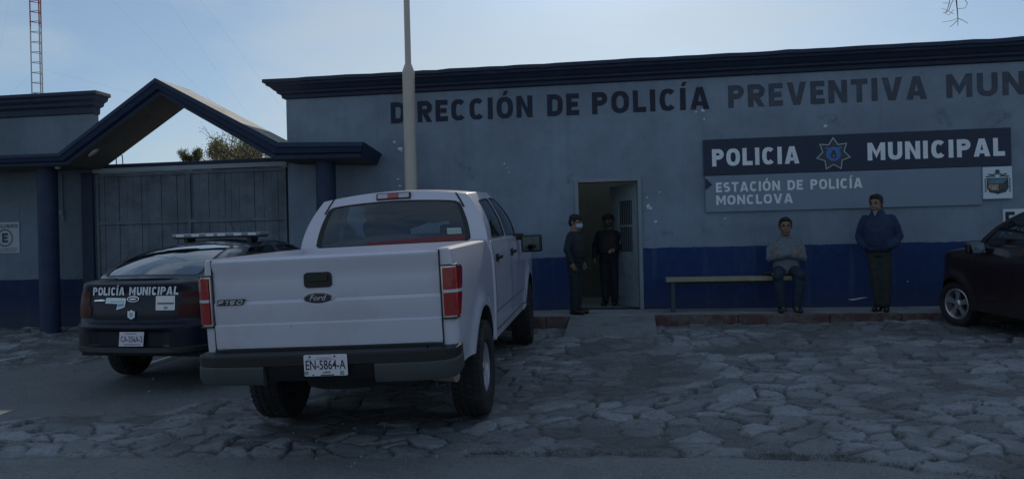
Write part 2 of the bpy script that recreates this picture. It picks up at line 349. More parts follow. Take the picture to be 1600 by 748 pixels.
# ================================================================= GROUND
def paving():
    x0,x1,y0,y1=-15.,9.5,-8.4,.6
    nx=980; ny=460
    xs=np.linspace(x0,x1,nx); t=np.linspace(0,1,ny); ys=y0+(y1-y0)*(t**1.25)
    X,Y=np.meshgrid(xs,ys)
    r=np.random.default_rng(11)
    # wobble the coordinates so that joints are not straight
    def vn(X,Y,sc,seed):
        rr=np.random.default_rng(seed); G=rr.random((256,256))
        u=X*sc+57.3; v=Y*sc+91.7; i=np.floor(u).astype(int); j=np.floor(v).astype(int); fu=u-i; fv=v-j
        fu=fu*fu*(3-2*fu); fv=fv*fv*(3-2*fv)
        a=G[i%256,j%256];b=G[(i+1)%256,j%256];c=G[i%256,(j+1)%256];d=G[(i+1)%256,(j+1)%256]
        return (a*(1-fu)+b*fu)*(1-fv)+(c*(1-fu)+d*fu)*fv
    def fbm(X,Y,sc,seed,o=4):
        s=0;a=1;t=0
        for k in range(o): s=s+a*vn(X,Y,sc*2**k,seed+k); t+=a; a*=.5
        return s/t
    Xw=X+.26*(fbm(X,Y,2.6,1,5)-.5); Yw=Y+.26*(fbm(X,Y,2.6,9,5)-.5)
    cs=.225; U=Xw/(cs*1.25); V=Yw/cs
    J=r.random((300,300,2)); R=r.random((300,300))
    iu=np.floor(U).astype(int); iv=np.floor(V).astype(int)
    f1=np.full(U.shape,9.); f2=f1.copy(); rid=np.zeros(U.shape); cx=np.zeros(U.shape); cy=np.zeros(U.shape)
    for a in (-2,-1,0,1,2):
        for b in (-2,-1,0,1,2):
            i=iu+a;j=iv+b; px=i+.08+.84*J[i%300,j%300,0]; py=j+.08+.84*J[i%300,j%300,1]
            d=np.hypot(U-px,V-py)
            n=d<f1; f2=np.where(n,f1,np.minimum(f2,d)); rid=np.where(n,R[i%300,j%300],rid); cx=np.where(n,px,cx); cy=np.where(n,py,cy); f1=np.where(n,d,f1)
    edge=(f2-f1)*cs
    wide=.009+.05*np.clip(fbm(X,Y,2.2,21)-.42,0,1)
    stone=np.clip((edge-wide*.6)/(wide*.9),0,1); stone=stone*stone*(3-2*stone)
    fill=np.clip((fbm(X,Y,1.3,31)-.44)*5,0,1)          # areas patched with cement, stones half buried
    big=fbm(X,Y,.5,61)-.5
    tilt=((U-cx)*(np.modf(rid*37)[0]-.5)+(V-cy)*(np.modf(rid*91)[0]-.5))*.05
    h=stone*(.022+.022*rid+tilt*1.5)*(1-.7*fill)+.010*(fbm(X,Y,9,41)-.5)+.045*big+.014*(fbm(X,Y,13,51,3)-.5)
    # smooth drive in front of the gate: runs from the lower left up to the gate
    wob=.5*(fbm(X,Y,1.2,71)-.5)
    # lower border (towards the camera) and upper border of the drive
    lo=np.interp(X,[-15,-8,-5.2,-4.4,-3.7,-3.0,-2.4],[-8.2,-7.4,-6.05,-5.75,-5.1,-4.2,-3.2])
    hi=np.interp(X,[-15,-9,-7.3,-6.6,-5,-2.4],[-4.6,-4.1,-3.6,-2.6,-1.2,-.2])
    dm=np.clip(np.minimum(Y+wob-lo,hi-(Y+wob))/.12,0,1)*np.clip((-2.3-X)/.3,0,1)
    am=np.clip(((Y+1.95+.15*wob)/.12),0,1)*np.clip((X+1.0)/.1,0,1)*np.clip((.44-X)/.04,0,1)   # ramp strip at the door
    dm=np.maximum(dm,am)
    # near road edge
    edge_y=np.interp(X,[-6,-4.5,-2.3,-1,0,1,1.5,2.0,3.5,9],[-7.15,-7.08,-7.05,-6.98,-7.0,-7.03,-7.10,-7.42,-7.7,-8.0])+.12*(fbm(X,Y,1.5,81)-.5)
    rm=np.clip((edge_y-Y)/.05,0,1)
    crack=np.exp(-((edge_y-Y+.035)/.04)**2)*np.clip(fbm(X,Y,1.3,83)*3-.9,0,1)
    flat=.004*(fbm(X,Y,25,91,2)-.5)+.012*(fbm(X,Y,1.1,95)-.5)+.012
    h=h*(1-dm)+flat*dm; h=h*(1-rm)+(flat-.012)*rm; h-=.04*crack
    Z=gz(X,Y)+h-.02
    me=bpy.data.meshes.new('paving'); n=nx*ny
    co=np.stack([X,Y,Z],-1).reshape(-1,3)
    i=np.arange(ny-1)[:,None]*nx+np.arange(nx-1)[None,:]
    F=np.stack([i,i+1,i+nx+1,i+nx],-1).reshape(-1,4)
    me.vertices.add(n); me.vertices.foreach_set('co',co.ravel().astype(np.float32))
    me.loops.add(F.size); me.loops.foreach_set('vertex_index',F.ravel().astype(np.int32))
    me.polygons.add(len(F)); me.polygons.foreach_set('loop_start',np.arange(0,F.size,4,dtype=np.int32)); me.polygons.foreach_set('loop_total',np.full(len(F),4,dtype=np.int32))
    me.polygons.foreach_set('use_smooth',np.ones(len(F),bool)); me.update(calc_edges=True); me.validate()
    at=me.color_attributes.new('kind_of_surface','FLOAT_COLOR','POINT')
    stn=stone*(1-.55*fill)*(1-dm)*(1-rm)
    A=np.stack([stn,rid,np.maximum(dm*.8,rm)*1.0,np.ones_like(X)],-1); A[...,3]=1
    at.data.foreach_set('color',A.reshape(-1).astype(np.float32))
    m,N,L,P=new_mat('flagstones'); P.inputs['Roughness'].default_value=.75; P.inputs['Specular IOR Level'].default_value=.45
    va=N.new('ShaderNodeVertexColor'); va.layer_name='kind_of_surface'; se=N.new('ShaderNodeSeparateColor'); L.new(va.outputs[0],se.inputs[0])
    tc=N.new('ShaderNodeTexCoord')
    def nzz(s,d=8,ro=.65):
        q=N.new('ShaderNodeTexNoise'); q.inputs['Scale'].default_value=s; q.inputs['Detail'].default_value=d; q.inputs['Roughness'].default_value=ro; L.new(tc.outputs['Object'],q.inputs['Vector']); return q.outputs['Fac']
    def mix(f,a,b):
        q=N.new('ShaderNodeMix'); q.data_type='RGBA'; L.new(f,q.inputs[0])
        for k,c in ((6,a),(7,b)):
            if isinstance(c,tuple): q.inputs[k].default_value=(*c,1)
            else: L.new(c,q.inputs[k])
        return q.outputs[2]
    def mrr(v,a,b,c=0,d=1):
        q=N.new('ShaderNodeMapRange'); q.inputs[1].default_value=a; q.inputs[2].default_value=b; q.inputs[3].default_value=c; q.inputs[4].default_value=d; L.new(v,q.inputs[0]); return q.outputs[0]
    s1=mix(mrr(se.outputs[1],.1,.9),(.125,.137,.152),(.33,.345,.37)); s1=mix(mrr(nzz(14),.4,.7,0,.7),s1,(.17,.17,.165)); s1=mix(mrr(nzz(3),.55,.75,0,.6),s1,(.13,.13,.125)); s1=mix(mrr(nzz(70,3),.5,.7,0,.6),s1,(.40,.395,.39))
    gap=mix(nzz(5),(.035,.035,.033),(.14,.135,.125))
    c=mix(se.outputs[0],gap,s1)
    asp=mix(mrr(nzz(1.6),.3,.7),(.15,.16,.165),(.22,.23,.235)); asp=mix(mrr(nzz(60,2),.5,.65),asp,(.26,.26,.26)); asp=mix(mrr(nzz(90,2),.6,.75,0,.6),asp,(.06,.06,.06))
    c=mix(se.outputs[2],c,asp)
    c=mix(mrr(nzz(.9),.55,.75,0,.5),c,(.08,.078,.072)); c=mix(mrr(nzz(22,6,.8),.56,.66,0,.75),c,(.05,.05,.047)); c=mix(mrr(nzz(27,5,.75),.60,.68,0,.6),c,(.42,.41,.40))
    L.new(c,P.inputs['Base Color'])
    b=N.new('ShaderNodeBump'); b.inputs['Strength'].default_value=1.0; b.inputs['Distance'].default_value=.014; L.new(nzz(32,7,.75),b.inputs['Height']); L.new(b.outputs[0],P.inputs['Normal'])
    me.materials.append(m)
    o=bpy.data.objects.new('paving',me); COL.objects.link(o); tag(o,kind='structure')
paving()
def sheet(name,xs,ys,dz,m,fz=None):
    mb=MB(); fz=fz or (lambda x,y:g(x,y))
    vs=[(x,y,fz(x,y)+dz) for y in ys for x in xs]; n=len(xs)
    mb.add(vs,[(j*n+i,j*n+i+1,(j+1)*n+i+1,(j+1)*n+i) for j in range(len(ys)-1) for i in range(n-1)])
    return tag(mb.build(name,m,smooth=True),kind='structure')
M_asph=mat('asphalt',(.075,.078,.082),.9,var=.25,vscale=1.5,bump=.5,bscale=60,dirt=(.14,.14,.135),dscale=.8)
M_soil=mat('dusty_ground',(.26,.26,.26),.95,var=.2,vscale=.5,bump=.4,bscale=6)
lin=lambda a,b,n:[a+(b-a)*i/(n-1) for i in range(n)]
sheet('road',lin(-60,60,61),lin(-18,-8.3,12),-.022,M_asph)
sheet('ground',[-900,-300,-100,-40,-20,-15,-9,-4,0,4,9,15,40,100,300,900],[-900,-300,-100,-30,-18,-14,-8,-6,-3,-1,.5,8,20,60,200,900],-.16,M_soil)
# thin flat white stripes lying on the paving, left of and under the police car
def stripe(pts,w,name,label,group=None):
    mb=MB(); vs=[]
    for i,(x,y) in enumerate(pts):
        ww=w*(.7+.5*random.random()); vs+= [(x-ww/2,y,g(x-ww/2,y)+.034),(x+ww/2,y,g(x+ww/2,y)+.034)]
    mb.add(vs,[(2*i,2*i+1,2*i+3,2*i+2) for i in range(len(pts)-1)])
    return mb.build(name,mat('stripe_white',(.78,.77,.72),.7,var=.15,vscale=9))
o=stripe([(-6.0+.01*random.random(),-3.9+.16*i) for i in range(14)],.045,'white_stripe',''); tag(o,'thin white painted stripe on the drive under the police car','paint stripe','painted stripes on the drive')
o=stripe([(-8.3+.04*i+.01*random.random(),-3.3+.1*i) for i in range(4)],.04,'white_stripe',''); tag(o,'short worn white dash on the paving left of the police car','paint stripe','painted stripes on the drive')

# sidewalk with red kerb, door ramp
mb=MB()
segs=[(-3.6,-.80),(.44,13.0)]
mb.box(-3.6,13,-.93,-.002,-.1,.335)
o=mb.build('sidewalk',M_side,bevel=.012); tag(o,kind='structure')
for i,(a,b) in enumerate(segs):
    mb=MB(); x=a
    while x<b-.05:
        L_=min(.9+.5*random.random(),b-x); d=random.uniform(-.008,.012)
        mb.box(x+.004,x+L_-.004,-1.05+d,-.932,-.1,.337+random.uniform(-.008,.004)); x+=L_
    o=mb.build('kerb',M_kerb,bevel=.015); tag(o,kind='structure')
mb=MB()
mb.add([(-.80,-.935,-.1),(.438,-.935,-.1),(.438,-.935,.331),(-.80,-.935,.331),(-.80,-1.02,.331),(.438,-1.02,.331),(-.84,-1.95,g(-.8,-1.95)+.0),(.438,-1.95,g(.4,-1.95)+.0),(-.84,-1.95,-.1),(.438,-1.95,-.1)],
 [(3,2,5,4),(4,5,7,6),(6,7,9,8),(3,4,6,8,0),(2,1,9,7,5),(0,8,9,1),(0,1,2,3)])
o=mb.build('door_ramp',mat('ramp_concrete',(.20,.21,.215),.9,var=.25,vscale=4,bump=.6,bscale=40,dirt=(.10,.10,.10),dscale=3)); tag(o,kind='structure')

# ================================================================= POLICE STATION
PS=thing('police_station',(0,0,0),label='low flat-roofed grey police station with navy dado, cornice and painted lettering',cat='building')
XW0,XW1=-5.66,13.0; DX0,DX1=-.70,.26; DZ0,DZ1=.335,2.395
mb=MB()
def wallquad(mb,x0,x1,z0,z1,y,mi=0,n=1): mb.add([(x0,y,z0),(x1,y,z0),(x1,y,z1),(x0,y,z1)],[(0,1,2,3)],mi)
mb.box(XW0,DX0,0,.22,-.2,4.05); mb.box(DX1,XW1,0,.22,-.2,4.05); mb.box(DX0,DX1,0,.22,DZ1,4.05); mb.box(DX0,DX1,0,.22,-.2,DZ0-.005)
mb.box(XW0,XW0+.2,.22,8,-.2,4.05); mb.box(XW1-.2,XW1,.22,8,-.2,4.05); mb.box(XW0,XW1,8,8.2,-.2,4.05)
chips=[(.42,1.98,.05),(.45,1.95,.035),(.40,2.12,.02),(.535,1.733,.033),(.60,2.2,.015),(-3.762,3.181,.028),(-3.664,3.07,.04),(-3.64,3.03,.02),(-3.71,2.555,.022),(-3.68,2.44,.028),(1.321,3.337,.02),(3.158,3.143,.028),(1.61,1.754,.016),(4.3,.72,.015),(1.31,3.47,.035),(1.20,3.45,.02),(1.0,3.50,.018),(-3.95,3.98,.012),(-1.9,2.75,.02),(-1.82,2.6,.02),(-1.85,2.68,.012)]
for (x,z,r_) in chips:
    n=9; poly=[(x+r_*math.cos(2*PI*k/n)*random.uniform(.5,1.25),z+r_*.8*math.sin(2*PI*k/n)*random.uniform(.5,1.2)) for k in range(n)]
    mb.add([(a,-.0045,b) for a,b in poly],[tuple(range(n))[::-1]],1)
mb.build('wall',[M_wall,M_chip],PS,recalc=False)
mb=MB(); x0,x1,xa,xb=XW0+.2,XW1-.2,-3.,3.
mb.box(x0,x1,.22,1.5,3.7,3.9); mb.box(x0,xa,1.5,2.6,3.7,3.9); mb.box(xb,x1,1.5,2.6,3.7,3.9); mb.box(x0,x1,2.6,8,3.7,3.9); mb.build('roof',M_conc,PS)  # opening above the entrance room is added to let sky light in
def cornice(name,path,prof,parent,m,close=False):
    """path: plan points (x,y) with outward offsets mitred; prof: (out,z)"""
    mb=MB(); P=[Vector((x,y)) for x,y in path]; n=len(P); offs=[]
    for i in range(n):
        d=[]
        if i>0: d.append((P[i]-P[i-1]).normalized())
        if i<n-1: d.append((P[i+1]-P[i]).normalized())
        nn=[Vector((q.y,-q.x)) for q in d]; s=sum(nn,Vector((0,0))); s=s/ (s.dot(nn[0]))
        offs.append(s)
    vs=[]
    for i in range(n):
        for (o_,z) in prof: vs.append((P[i].x+offs[i].x*o_,P[i].y+offs[i].y*o_,z))
    k=len(prof)
    fs=[(i*k+j,(i+1)*k+j,(i+1)*k+(j+1)%k,i*k+(j+1)%k) for i in range(n-1) for j in range(k)]+[tuple(range(k)),tuple((n-1)*k+j for j in range(k))[::-1]]
    mb.add(vs,fs); return mb.build(name,m,parent)
# mitred path subdivided along the front so that the top edge can be uneven
prof=[(-.14,4.052),(-.14,4.30),(.29,4.292),(.292,4.235),(.255,4.225),(.245,4.19),(.20,4.17),(.155,4.125),(.12,4.105),(.115,4.075),(.06,4.05),(.05,4.0),(.004,3.985),(.003,3.975),(-.14,4.04)][:13]
fx=[XW0+.0]+[XW0+.3+.22*i for i in range(85) if XW0+.3+.22*i<XW1-.1]+[XW1]
c=cornice('cornice',[(XW0,7.9)]+[(x,0) for x in fx],prof,PS,M_trim)
# ragged top lip
me=c.data
for v in me.vertices:
    if v.co.z>4.2 and v.co.x>XW0+.2: v.co.z+=.018*(noise.noise(Vector((v.co.x*2.1,0,3)))+.6*noise.noise(Vector((v.co.x*7,0,8))))
    if v.co.z>4.2 and v.co.x>XW0+.2 and v.co.y<-.2: v.co.y+=.012*noise.noise(Vector((v.co.x*5,4,3)))
# lettering painted high on the wall
LZ=3.49
for t,x0,x1,mi in (('DIRECCIÓN',-3.81,-1.41,0),('DE',-1.17,-.65,0),('POLICÍA',-.44,1.41,0),('PREVENTIVA',1.70,4.64,1),('MUNICIPAL',4.92,7.75,1)):
    mb=MB(); put_text(mb,t,x0,-.003,LZ,x1-x0,.355,ext=.0015,t=.235,gap=.16,rough=.02); mb.build('lettering',(M_letd,M_letf)[mi],PS,recalc=False)
# flaked paint chips
# door frame, leaf, room
M_frame=mat('door_frame_grey',(.21,.24,.27),.55,var=.15)
M_leaf=mat('door_leaf_grey',(.26,.31,.34),.55,var=.2,vscale=2,dirt=(.12,.13,.13),dscale=3)
mb=MB(); fw=.055
mb.box(DX0-fw,DX0+.005,-.03,.12,DZ0+.002,DZ1+fw); mb.box(DX1-.005,DX1+fw,-.03,.12,DZ0+.002,DZ1+fw); mb.box(DX0+.005,DX1-.005,-.03,.12,DZ1-.002,DZ1+fw)
mb.build('door_frame',M_frame,PS,bevel=.006)
leafM=Matrix.Translation((DX1-.01,.10,0))@Matrix.Rotation(rad(180-62),4,'Z')
mb=MB(); W_=.92
mb.box(0,W_,-.02,.02,.35,.95,M=leafM); mb.box(0,.16,-.02,.02,.95,2.36,M=leafM); mb.box(.62,W_,-.02,.02,.95,2.36,M=leafM); mb.box(.16,.62,-.02,.02,.95,1.25,M=leafM); mb.box(.16,.62,-.02,.02,2.1,2.36,M=leafM); mb.box(.16,.62,-.02,.02,1.66,1.70,M=leafM)
mb.box(.12,.70,.02,.03,.5,.52,M=leafM); mb.box(.12,.70,.02,.03,.85,.87,M=leafM)
DL=mb.build('door',M_leaf,PS)
mb=MB()
for k in range(7): mb.box(.185+k*.063,.20+k*.063,-.01,.01,1.25,2.1,M=leafM)
mb.build('window_grille',M_black,DL)
mb=MB(); mb.box(.16,.62,-.003,.003,1.25,2.1,M=leafM); mb.build('window_pane',mat('frosted_pane',(.16,.19,.19),.3),DL)
mb=MB(); mb.tube([leafM@Vector((.84,.02,1.35)),leafM@Vector((.84,.06,1.35)),leafM@Vector((.75,.06,1.35))],.012); mb.build('handle',M_chrome,DL)
M_room=mat('room_wall_green',(.20,.22,.19),.8,var=.2)
mb=MB(); q=lambda pts: mb.add(pts,[(0,1,2,3)])
q([(-3,.222,.34),(3,.222,.34),(3,2.6,.34),(-3,2.6,.34)]); q([(-3,.222,3.1),(3,.222,3.1),(3,1.5,3.1),(-3,1.5,3.1)]); q([(-3,1.5,3.1),(3,1.5,3.1),(3,1.5,3.7),(-3,1.5,3.7)])  # ceiling stops short below the added roof opening
q([(-3,2.6,.34),(3,2.6,.34),(3,2.6,3.7),(-3,2.6,3.7)])
for x in (-3,3): q([(x,.222,.34),(x,2.6,.34),(x,2.6,3.7),(x,.222,3.7)])
mb.build('entrance_room',M_room,PS,recalc=False)
# small electrical things on the wall, left of the gate column
# ---- sign board
SB=thing('station_sign',(0,0,0),label='long navy and grey police station sign board with white lettering and star',cat='sign')
M_sn=mat('sign_navy',(.006,.017,.05),.5,var=.15,vscale=2); M_sg=mat('sign_grey',(.19,.235,.31),.5,var=.14,vscale=1.2,dirt=(.14,.18,.24),dscale=1.2)
mb=MB(); mb.box(1.295,5.79,-.045,-.001,2.432,3.0); mb.build('upper_panel',M_sn,SB,bevel=.003)
mb=MB(); mb.box(1.31,5.372,-.04,-.001,1.855,2.428); mb.build('lower_panel',M_sg,SB,bevel=.003)
mb=MB(); mb.add([(1.312,-.0425,2.40),(1.312,-.0425,2.20),(1.42,-.0425,2.29)],[(0,1,2)]); mb.build('corner_tab',M_trim,SB)
for t_,x_,y_,z_,w_,h_,k_ in (('POLICIA',1.425,-.047,2.575,1.32,.27,.24),('MUNICIPAL',3.75,-.047,2.58,1.95,.27,.25),('ESTACIÓN DE POLICÍA',1.475,-.042,2.165,2.19,.155,.22),('MONCLOVA',1.475,-.042,1.965,1.16,.15,.23)):
    mb=MB(); put_text(mb,t_,x_,y_,z_,w_,h_,t=k_,gap=.14); mb.build('lettering',M_letw,SB,recalc=False)
# star badge
cx,cz=3.25,2.70
def star(R,r,n=7,rot=0): return [(cx+ (R if k%2==0 else r)*math.sin(PI*k/n+rot), cz+(R if k%2==0 else r)*math.cos(PI*k/n+rot)) for k in range(2*n)]
def flat(mb,poly,y,mi=0,t=.004):
    n=len(poly); mb.add([(a,y,b) for a,b in poly]+[(a,y+t,b) for a,b in poly],[tuple(range(n))]+[(i,(i+1)%n,n+(i+1)%n,n+i) for i in range(n)],mi)
M_sil=mat('badge_silver',(.38,.42,.48),.4,var=.1); M_bl=mat('badge_blue',(.05,.16,.42),.5,var=.3,vscale=20); M_bd=mat('badge_dark',(.03,.035,.05),.5)
EB=None
mb=MB(); s0=star(.262,.168); flat(mb,s0,-.052,0); s1=star(.235,.150); flat(mb,s1,-.0555,1)
for k in range(42):
    a=2*PI*k/42; r0=.09; r1=.14+.07*(.5+.5*math.cos(a*7)); da=.012
    mb.add([(cx+r0*math.sin(a-da*2),-.0575,cz+r0*math.cos(a-da*2)),(cx+r1*math.sin(a),-.0575,cz+r1*math.cos(a)),(cx+r0*math.sin(a+da*2),-.0575,cz+r0*math.cos(a+da*2))],[(0,1,2)],2)
circ=lambda r,x,z,n=28,sx=1,sz=1:[(x+r*sx*math.sin(2*PI*k/n),z+r*sz*math.cos(2*PI*k/n)) for k in range(n)]
flat(mb,circ(.108,cx,cz),-.059,3); 
for q in (-1,1): flat(mb,[(cx+q*.0,cz+.085),(cx+q*.13,cz+.11),(cx+q*.12,cz+.085),(cx+q*.0,cz+.05)],-.062,3)
flat(mb,[(cx-.035,cz-.06),(cx-.045,cz-.02),(cx-.02,cz+.05),(cx+.012,cz+.065),(cx+.03,cz+.02),(cx+.045,cz-.03),(cx+.03,cz-.065)],-.064,1)
flat(mb,circ(.016,cx,cz-.03,12),-.066,2)
mb.build('star_badge',[M_sil,M_bd,mat('badge_ray',(.16,.19,.24),.5),M_bl],SB,recalc=False)
# municipal crest on a white panel
mb=MB(); mb.box(5.38,5.785,-.062,-.001,1.94,2.418,0)
kx,kz=5.582,2.16
M_cw=mat('crest_white',(.60,.66,.72),.5,var=.1); M_ct=mat('crest_teal',(.09,.20,.26),.5,var=.3,vscale=20); M_co=mat('crest_orange',(.42,.22,.10),.5,var=.3,vscale=20); M_cd=mat('crest_dark',(.03,.045,.06),.6,var=.3)
sh=[(kx-.145,kz+.09),(kx+.145,kz+.09),(kx+.15,kz-.06),(kx+.11,kz-.125),(kx+.04,kz-.14),(kx,kz-.155),(kx-.04,kz-.14),(kx-.11,kz-.125),(kx-.15,kz-.06)]
flat(mb,sh,-.066,3); flat(mb,[(kx-.13,kz+.005),(kx+.07,kz+.005),(kx+.135,kz+.075),(kx-.13,kz+.075)],-.069,1)
flat(mb,[(kx-.125,kz-.005),(kx+.01,kz-.005),(kx+.01,kz-.10),(kx-.09,kz-.10),(kx-.135,kz-.05)],-.069,2); flat(mb,[(kx+.02,kz-.005),(kx+.13,kz-.005),(kx+.12,kz-.08),(kx+.02,kz-.08)],-.069,4)
flat(mb,[(kx-.10,kz-.095),(kx-.06,kz-.02),(kx-.045,kz-.02),(kx-.01,kz-.095)],-.0715,3)
for q in range(3): flat(mb,[(kx-.092+.008*q,kz-.085+.022*q),(kx-.018-.008*q,kz-.085+.022*q),(kx-.020-.008*q,kz-.075+.022*q),(kx-.090+.008*q,kz-.075+.022*q)],-.074,0)
flat(mb,circ(.032,kx,kz+.185,14),-.066,3); flat(mb,circ(.018,kx,kz+.185,14),-.069,4)
for q in (-1,1):
    for a,b in ((.03,.150),(.07,.135),(.11,.145),(.05,.115),(.10,.115),(.14,.11)): flat(mb,circ(.020,kx+q*a,kz+b,10,1.3,.5),-.066,3)
    for j in range(6): flat(mb,circ(.013,kx+q*.168,kz+.07-.035*j,8),-.066,3)
mb.build('crest_panel',[M_cw,M_ct,M_co,M_cd,M_pad],SB,recalc=False)
# little sign behind the maroon car, only its corner shows
LS=thing('small_wall_sign',(0,0,0),label='small white sign half hidden behind the maroon car',cat='sign')
mb=MB(); mb.box(5.67,6.55,-.012,-.001,1.47,1.78); mb.build('panel',mat('white_panel',(.62,.65,.70),.5,var=.05),LS)
mb=MB(); put_text(mb,'E',5.70,-.013,1.50,.13,.24,bold=.05); mb.build('lettering',M_letd,LS)

# ================================================================= WING BUILDING, GATE, CANOPY
WB=thing('street_wall',(0,0,0),label='high grey-blue street wall with navy cornice and dado left of the gate',cat='wall')
WX0,WX1=-17.,-9.30
mb=MB(); mb.box(WX0,WX1,0,.15,-.2,4.0); mb.build('wall',M_wing,WB)
prof2=[(-.14,4.0),(-.14,4.28),(.25,4.275),(.255,4.22),(.20,4.20),(.19,4.15),(.12,4.11),(.11,4.06),(.04,4.03),(.035,3.93),(.003,3.91)]
cornice('cornice',[(WX0,0),(WX1,0),(WX1,.15)],prof2,WB,M_trim)
mb=MB(); mb.box(-9.52,-9.302,-.07,-.001,-.1,2.86); mb.build('pilaster',M_trim,WB,bevel=.01)
mb=MB(); mb.tube([(-9.93,-.02,2.85),(-9.93,-.02,2.2)],.012,8); mb.box(-9.97,-9.90,-.06,-.001,2.13,2.21); mb.tube([(-9.925,-.03,2.13),(-9.90,-.03,2.02)],.016,8); mb.build('conduit',M_frame,WB)
mb=MB(); mb.add([(-11.6,-.004,2.04),(-10.82,-.004,2.04),(-10.78,-.004,2.38),(-11.6,-.004,2.36)],[(0,1,2,3)]); mb.build('paint_patch',mat('patched_paint',(.14,.175,.21),.8),WB)
ES=thing('parking_sign',(0,0,0),label='weathered white parking sign with letter E in a circle on the left wall',cat='sign')
mb=MB(); mb.box(-11.38,-10.80,-.018,-.001,1.467,2.03); mb.build('panel',mat('weathered_white',(.36,.40,.44),.5,var=.15,vscale=6),ES,bevel=.003)
mb=MB()
put_text(mb,'EXCLUSIVO',-11.35,-.02,1.925,.52,.065); mb.build('lettering',M_ink,ES,recalc=False); mb=MB()
n=36; ex,ez=-11.09,1.745
for k in range(n):
    a=2*PI*k/n;b=2*PI*(k+1)/n
    mb.add([(ex+.158*math.sin(a),-.021,ez+.158*math.cos(a)),(ex+.158*math.sin(b),-.021,ez+.158*math.cos(b)),(ex+.138*math.sin(b),-.021,ez+.138*math.cos(b)),(ex+.138*math.sin(a),-.021,ez+.138*math.cos(a))],[(0,1,2,3)])
mb.build('circle',M_ink,ES,recalc=False); mb=MB(); put_text(mb,'E',ex-.055,-.021,ez-.085,.12,.17,t=.24); mb.build('letter',M_ink,ES,recalc=False); mb=MB()
for z_,w_ in ((1.545,.5),(1.515,.5),(1.49,.46)):
    x=-11.34
    while x<-11.34+w_: mb.box(x,x+.012,-.0205,-.0185,z_,z_+.014); x+=random.choice((.018,.022,.03))
mb.build('small_print',M_ink,ES)
# gate
GT=thing('sliding_gate',(0,.0,0),label='wide board gate in worn grey-blue paint under the gabled canopy',cat='gate')
mb=MB(); gx0,gx1=-9.30,-5.68; x=gx0+.04; k=0; mb2=MB()
while x<gx1-.05:
    w=min(random.choice((.115,.13,.15,.17)),gx1-.03-x); y=.03+random.uniform(0,.012)
    mb.box(x+.003,x+w-.003,y,y+.03,1.06+random.uniform(-.004,.004),2.83); mb2.box(x+.003,x+w-.003,y,y+.03,.02,1.058); x+=w
B=mb.build('board_panel',M_gate,GT); mb2.build('lower_board_panel',M_gateb,GT)
mb=MB()
for z in (.12,1.93,2.78): mb.box(gx0+.03,gx1-.03,.005,.03,z,z+.05)
for x in (gx0+.02,-7.52,gx1-.07): mb.box(x,x+.05,.0,.029,.03,2.84)
mb.box(gx0+.002,gx1+.018,.075,.10,-.05,2.85); mb.build('gate_frame',M_gate,GT)
mb=MB(); mb.box(-9.32,XW0,-.03,.09,2.852,2.93); mb.build('header',M_ghead,GT,bevel=.004)
mb=MB(); mb.box(-9.31,XW0-.005,-.01,.16,2.935,3.0); mb.build('top_rail',M_trim,GT,bevel=.005)
mb=MB(); mb.tube([(-8.9,.05,3.0),(-8.9,.05,3.16),(-8.87,.05,3.175),(-8.78,.05,3.155),(-8.775,.05,3.0)],.009,8); mb.build('latch_hook',M_black,GT)
# canopy
CN=thing('gate_canopy',(0,0,0),label='navy gabled concrete canopy on two columns over the gate',cat='canopy')
YF,YB=-1.0,-.004
top=[(-14,3.13),(-9.21,3.10),(-7.44,4.25),(-5.35,3.12),(-3.95,3.07)]
bot=[(-14,2.95),(-9.14,2.92),(-7.43,4.00),(-5.49,2.87),(-4.05,2.85)]
# fascia: moulded front with two steps ; slab behind
def ribbon(mb,a,b,ya,yb,mi): # a,b polylines(top, bottom) at different y
    n=len(a); vs=[(x,ya,z) for x,z in a]+[(x,yb,z) for x,z in b]
    mb.add(vs,[(i,i+1,n+i+1,n+i) for i in range(n-1)],mi)
def lerp(a,b,t): return [(p[0]+(q[0]-p[0])*t,p[1]+(q[1]-p[1])*t) for p,q in zip(a,b)]
mb=MB(); L0=top; L1=lerp(top,bot,.28); L2=lerp(top,bot,.36); L3=lerp(top,bot,.66); L4=lerp(top,bot,.74); L5=bot
ribbon(mb,L0,L1,YF,YF,0); ribbon(mb,L1,L2,YF,YF+.02,0); ribbon(mb,L2,L3,YF+.02,YF+.05,0); ribbon(mb,L3,L4,YF+.05,YF+.11,0); ribbon(mb,L4,L5,YF+.11,YF+.12,0); 
# right end: chamfer running back to the wall
e0=[(-3.95,YF,3.07),(-3.98,YB,2.99)]; e1=[(-4.05,YF+.12,2.85),(-4.07,YB,2.80)]
mb.add([e0[0],e0[1],e1[1],e1[0]],[(0,1,2,3)],0)
tb=[(-14,3.13),(-9.21,3.10),(-7.44,4.25),(-5.35,3.12),(-3.98,3.0)]
ribbon(mb,L0[:2],tb[:2],YF,YB,1); ribbon(mb,L0[1:3],tb[1:3],YF,YB,1); ribbon(mb,L0[2:4],tb[2:4],YF,YB,1)
mb.add([(-5.35,YF,3.12),(-3.95,YF,3.07),(-3.98,YB,2.99),(-5.35,YB,3.12)],[(0,1,2,3)],0)
bb=[(-14,2.95),(-9.14,2.92),(-7.43,4.00),(-5.49,2.87),(-4.07,2.80)]
ribbon(mb,bot,bb,YF+.12,YB,2)
ribbon(mb,[tb[1],tb[2],tb[3]],[bb[1],bb[2],bb[3]],YB,YB,0)
mb.build('gable_roof',[M_trim2,M_conc,M_soffit],CN)
for (x0,x1) in ((-9.98,-9.66),(-4.94,-4.62)):
    mb=MB(); mb.prism([(x0+.16+.16*math.cos(2*PI*k/20),-.5+.16*math.sin(2*PI*k/20)) for k in range(20)],g(x0,-.5)-.05,2.96); mb.build('column',M_trim2,CN,smooth=True)
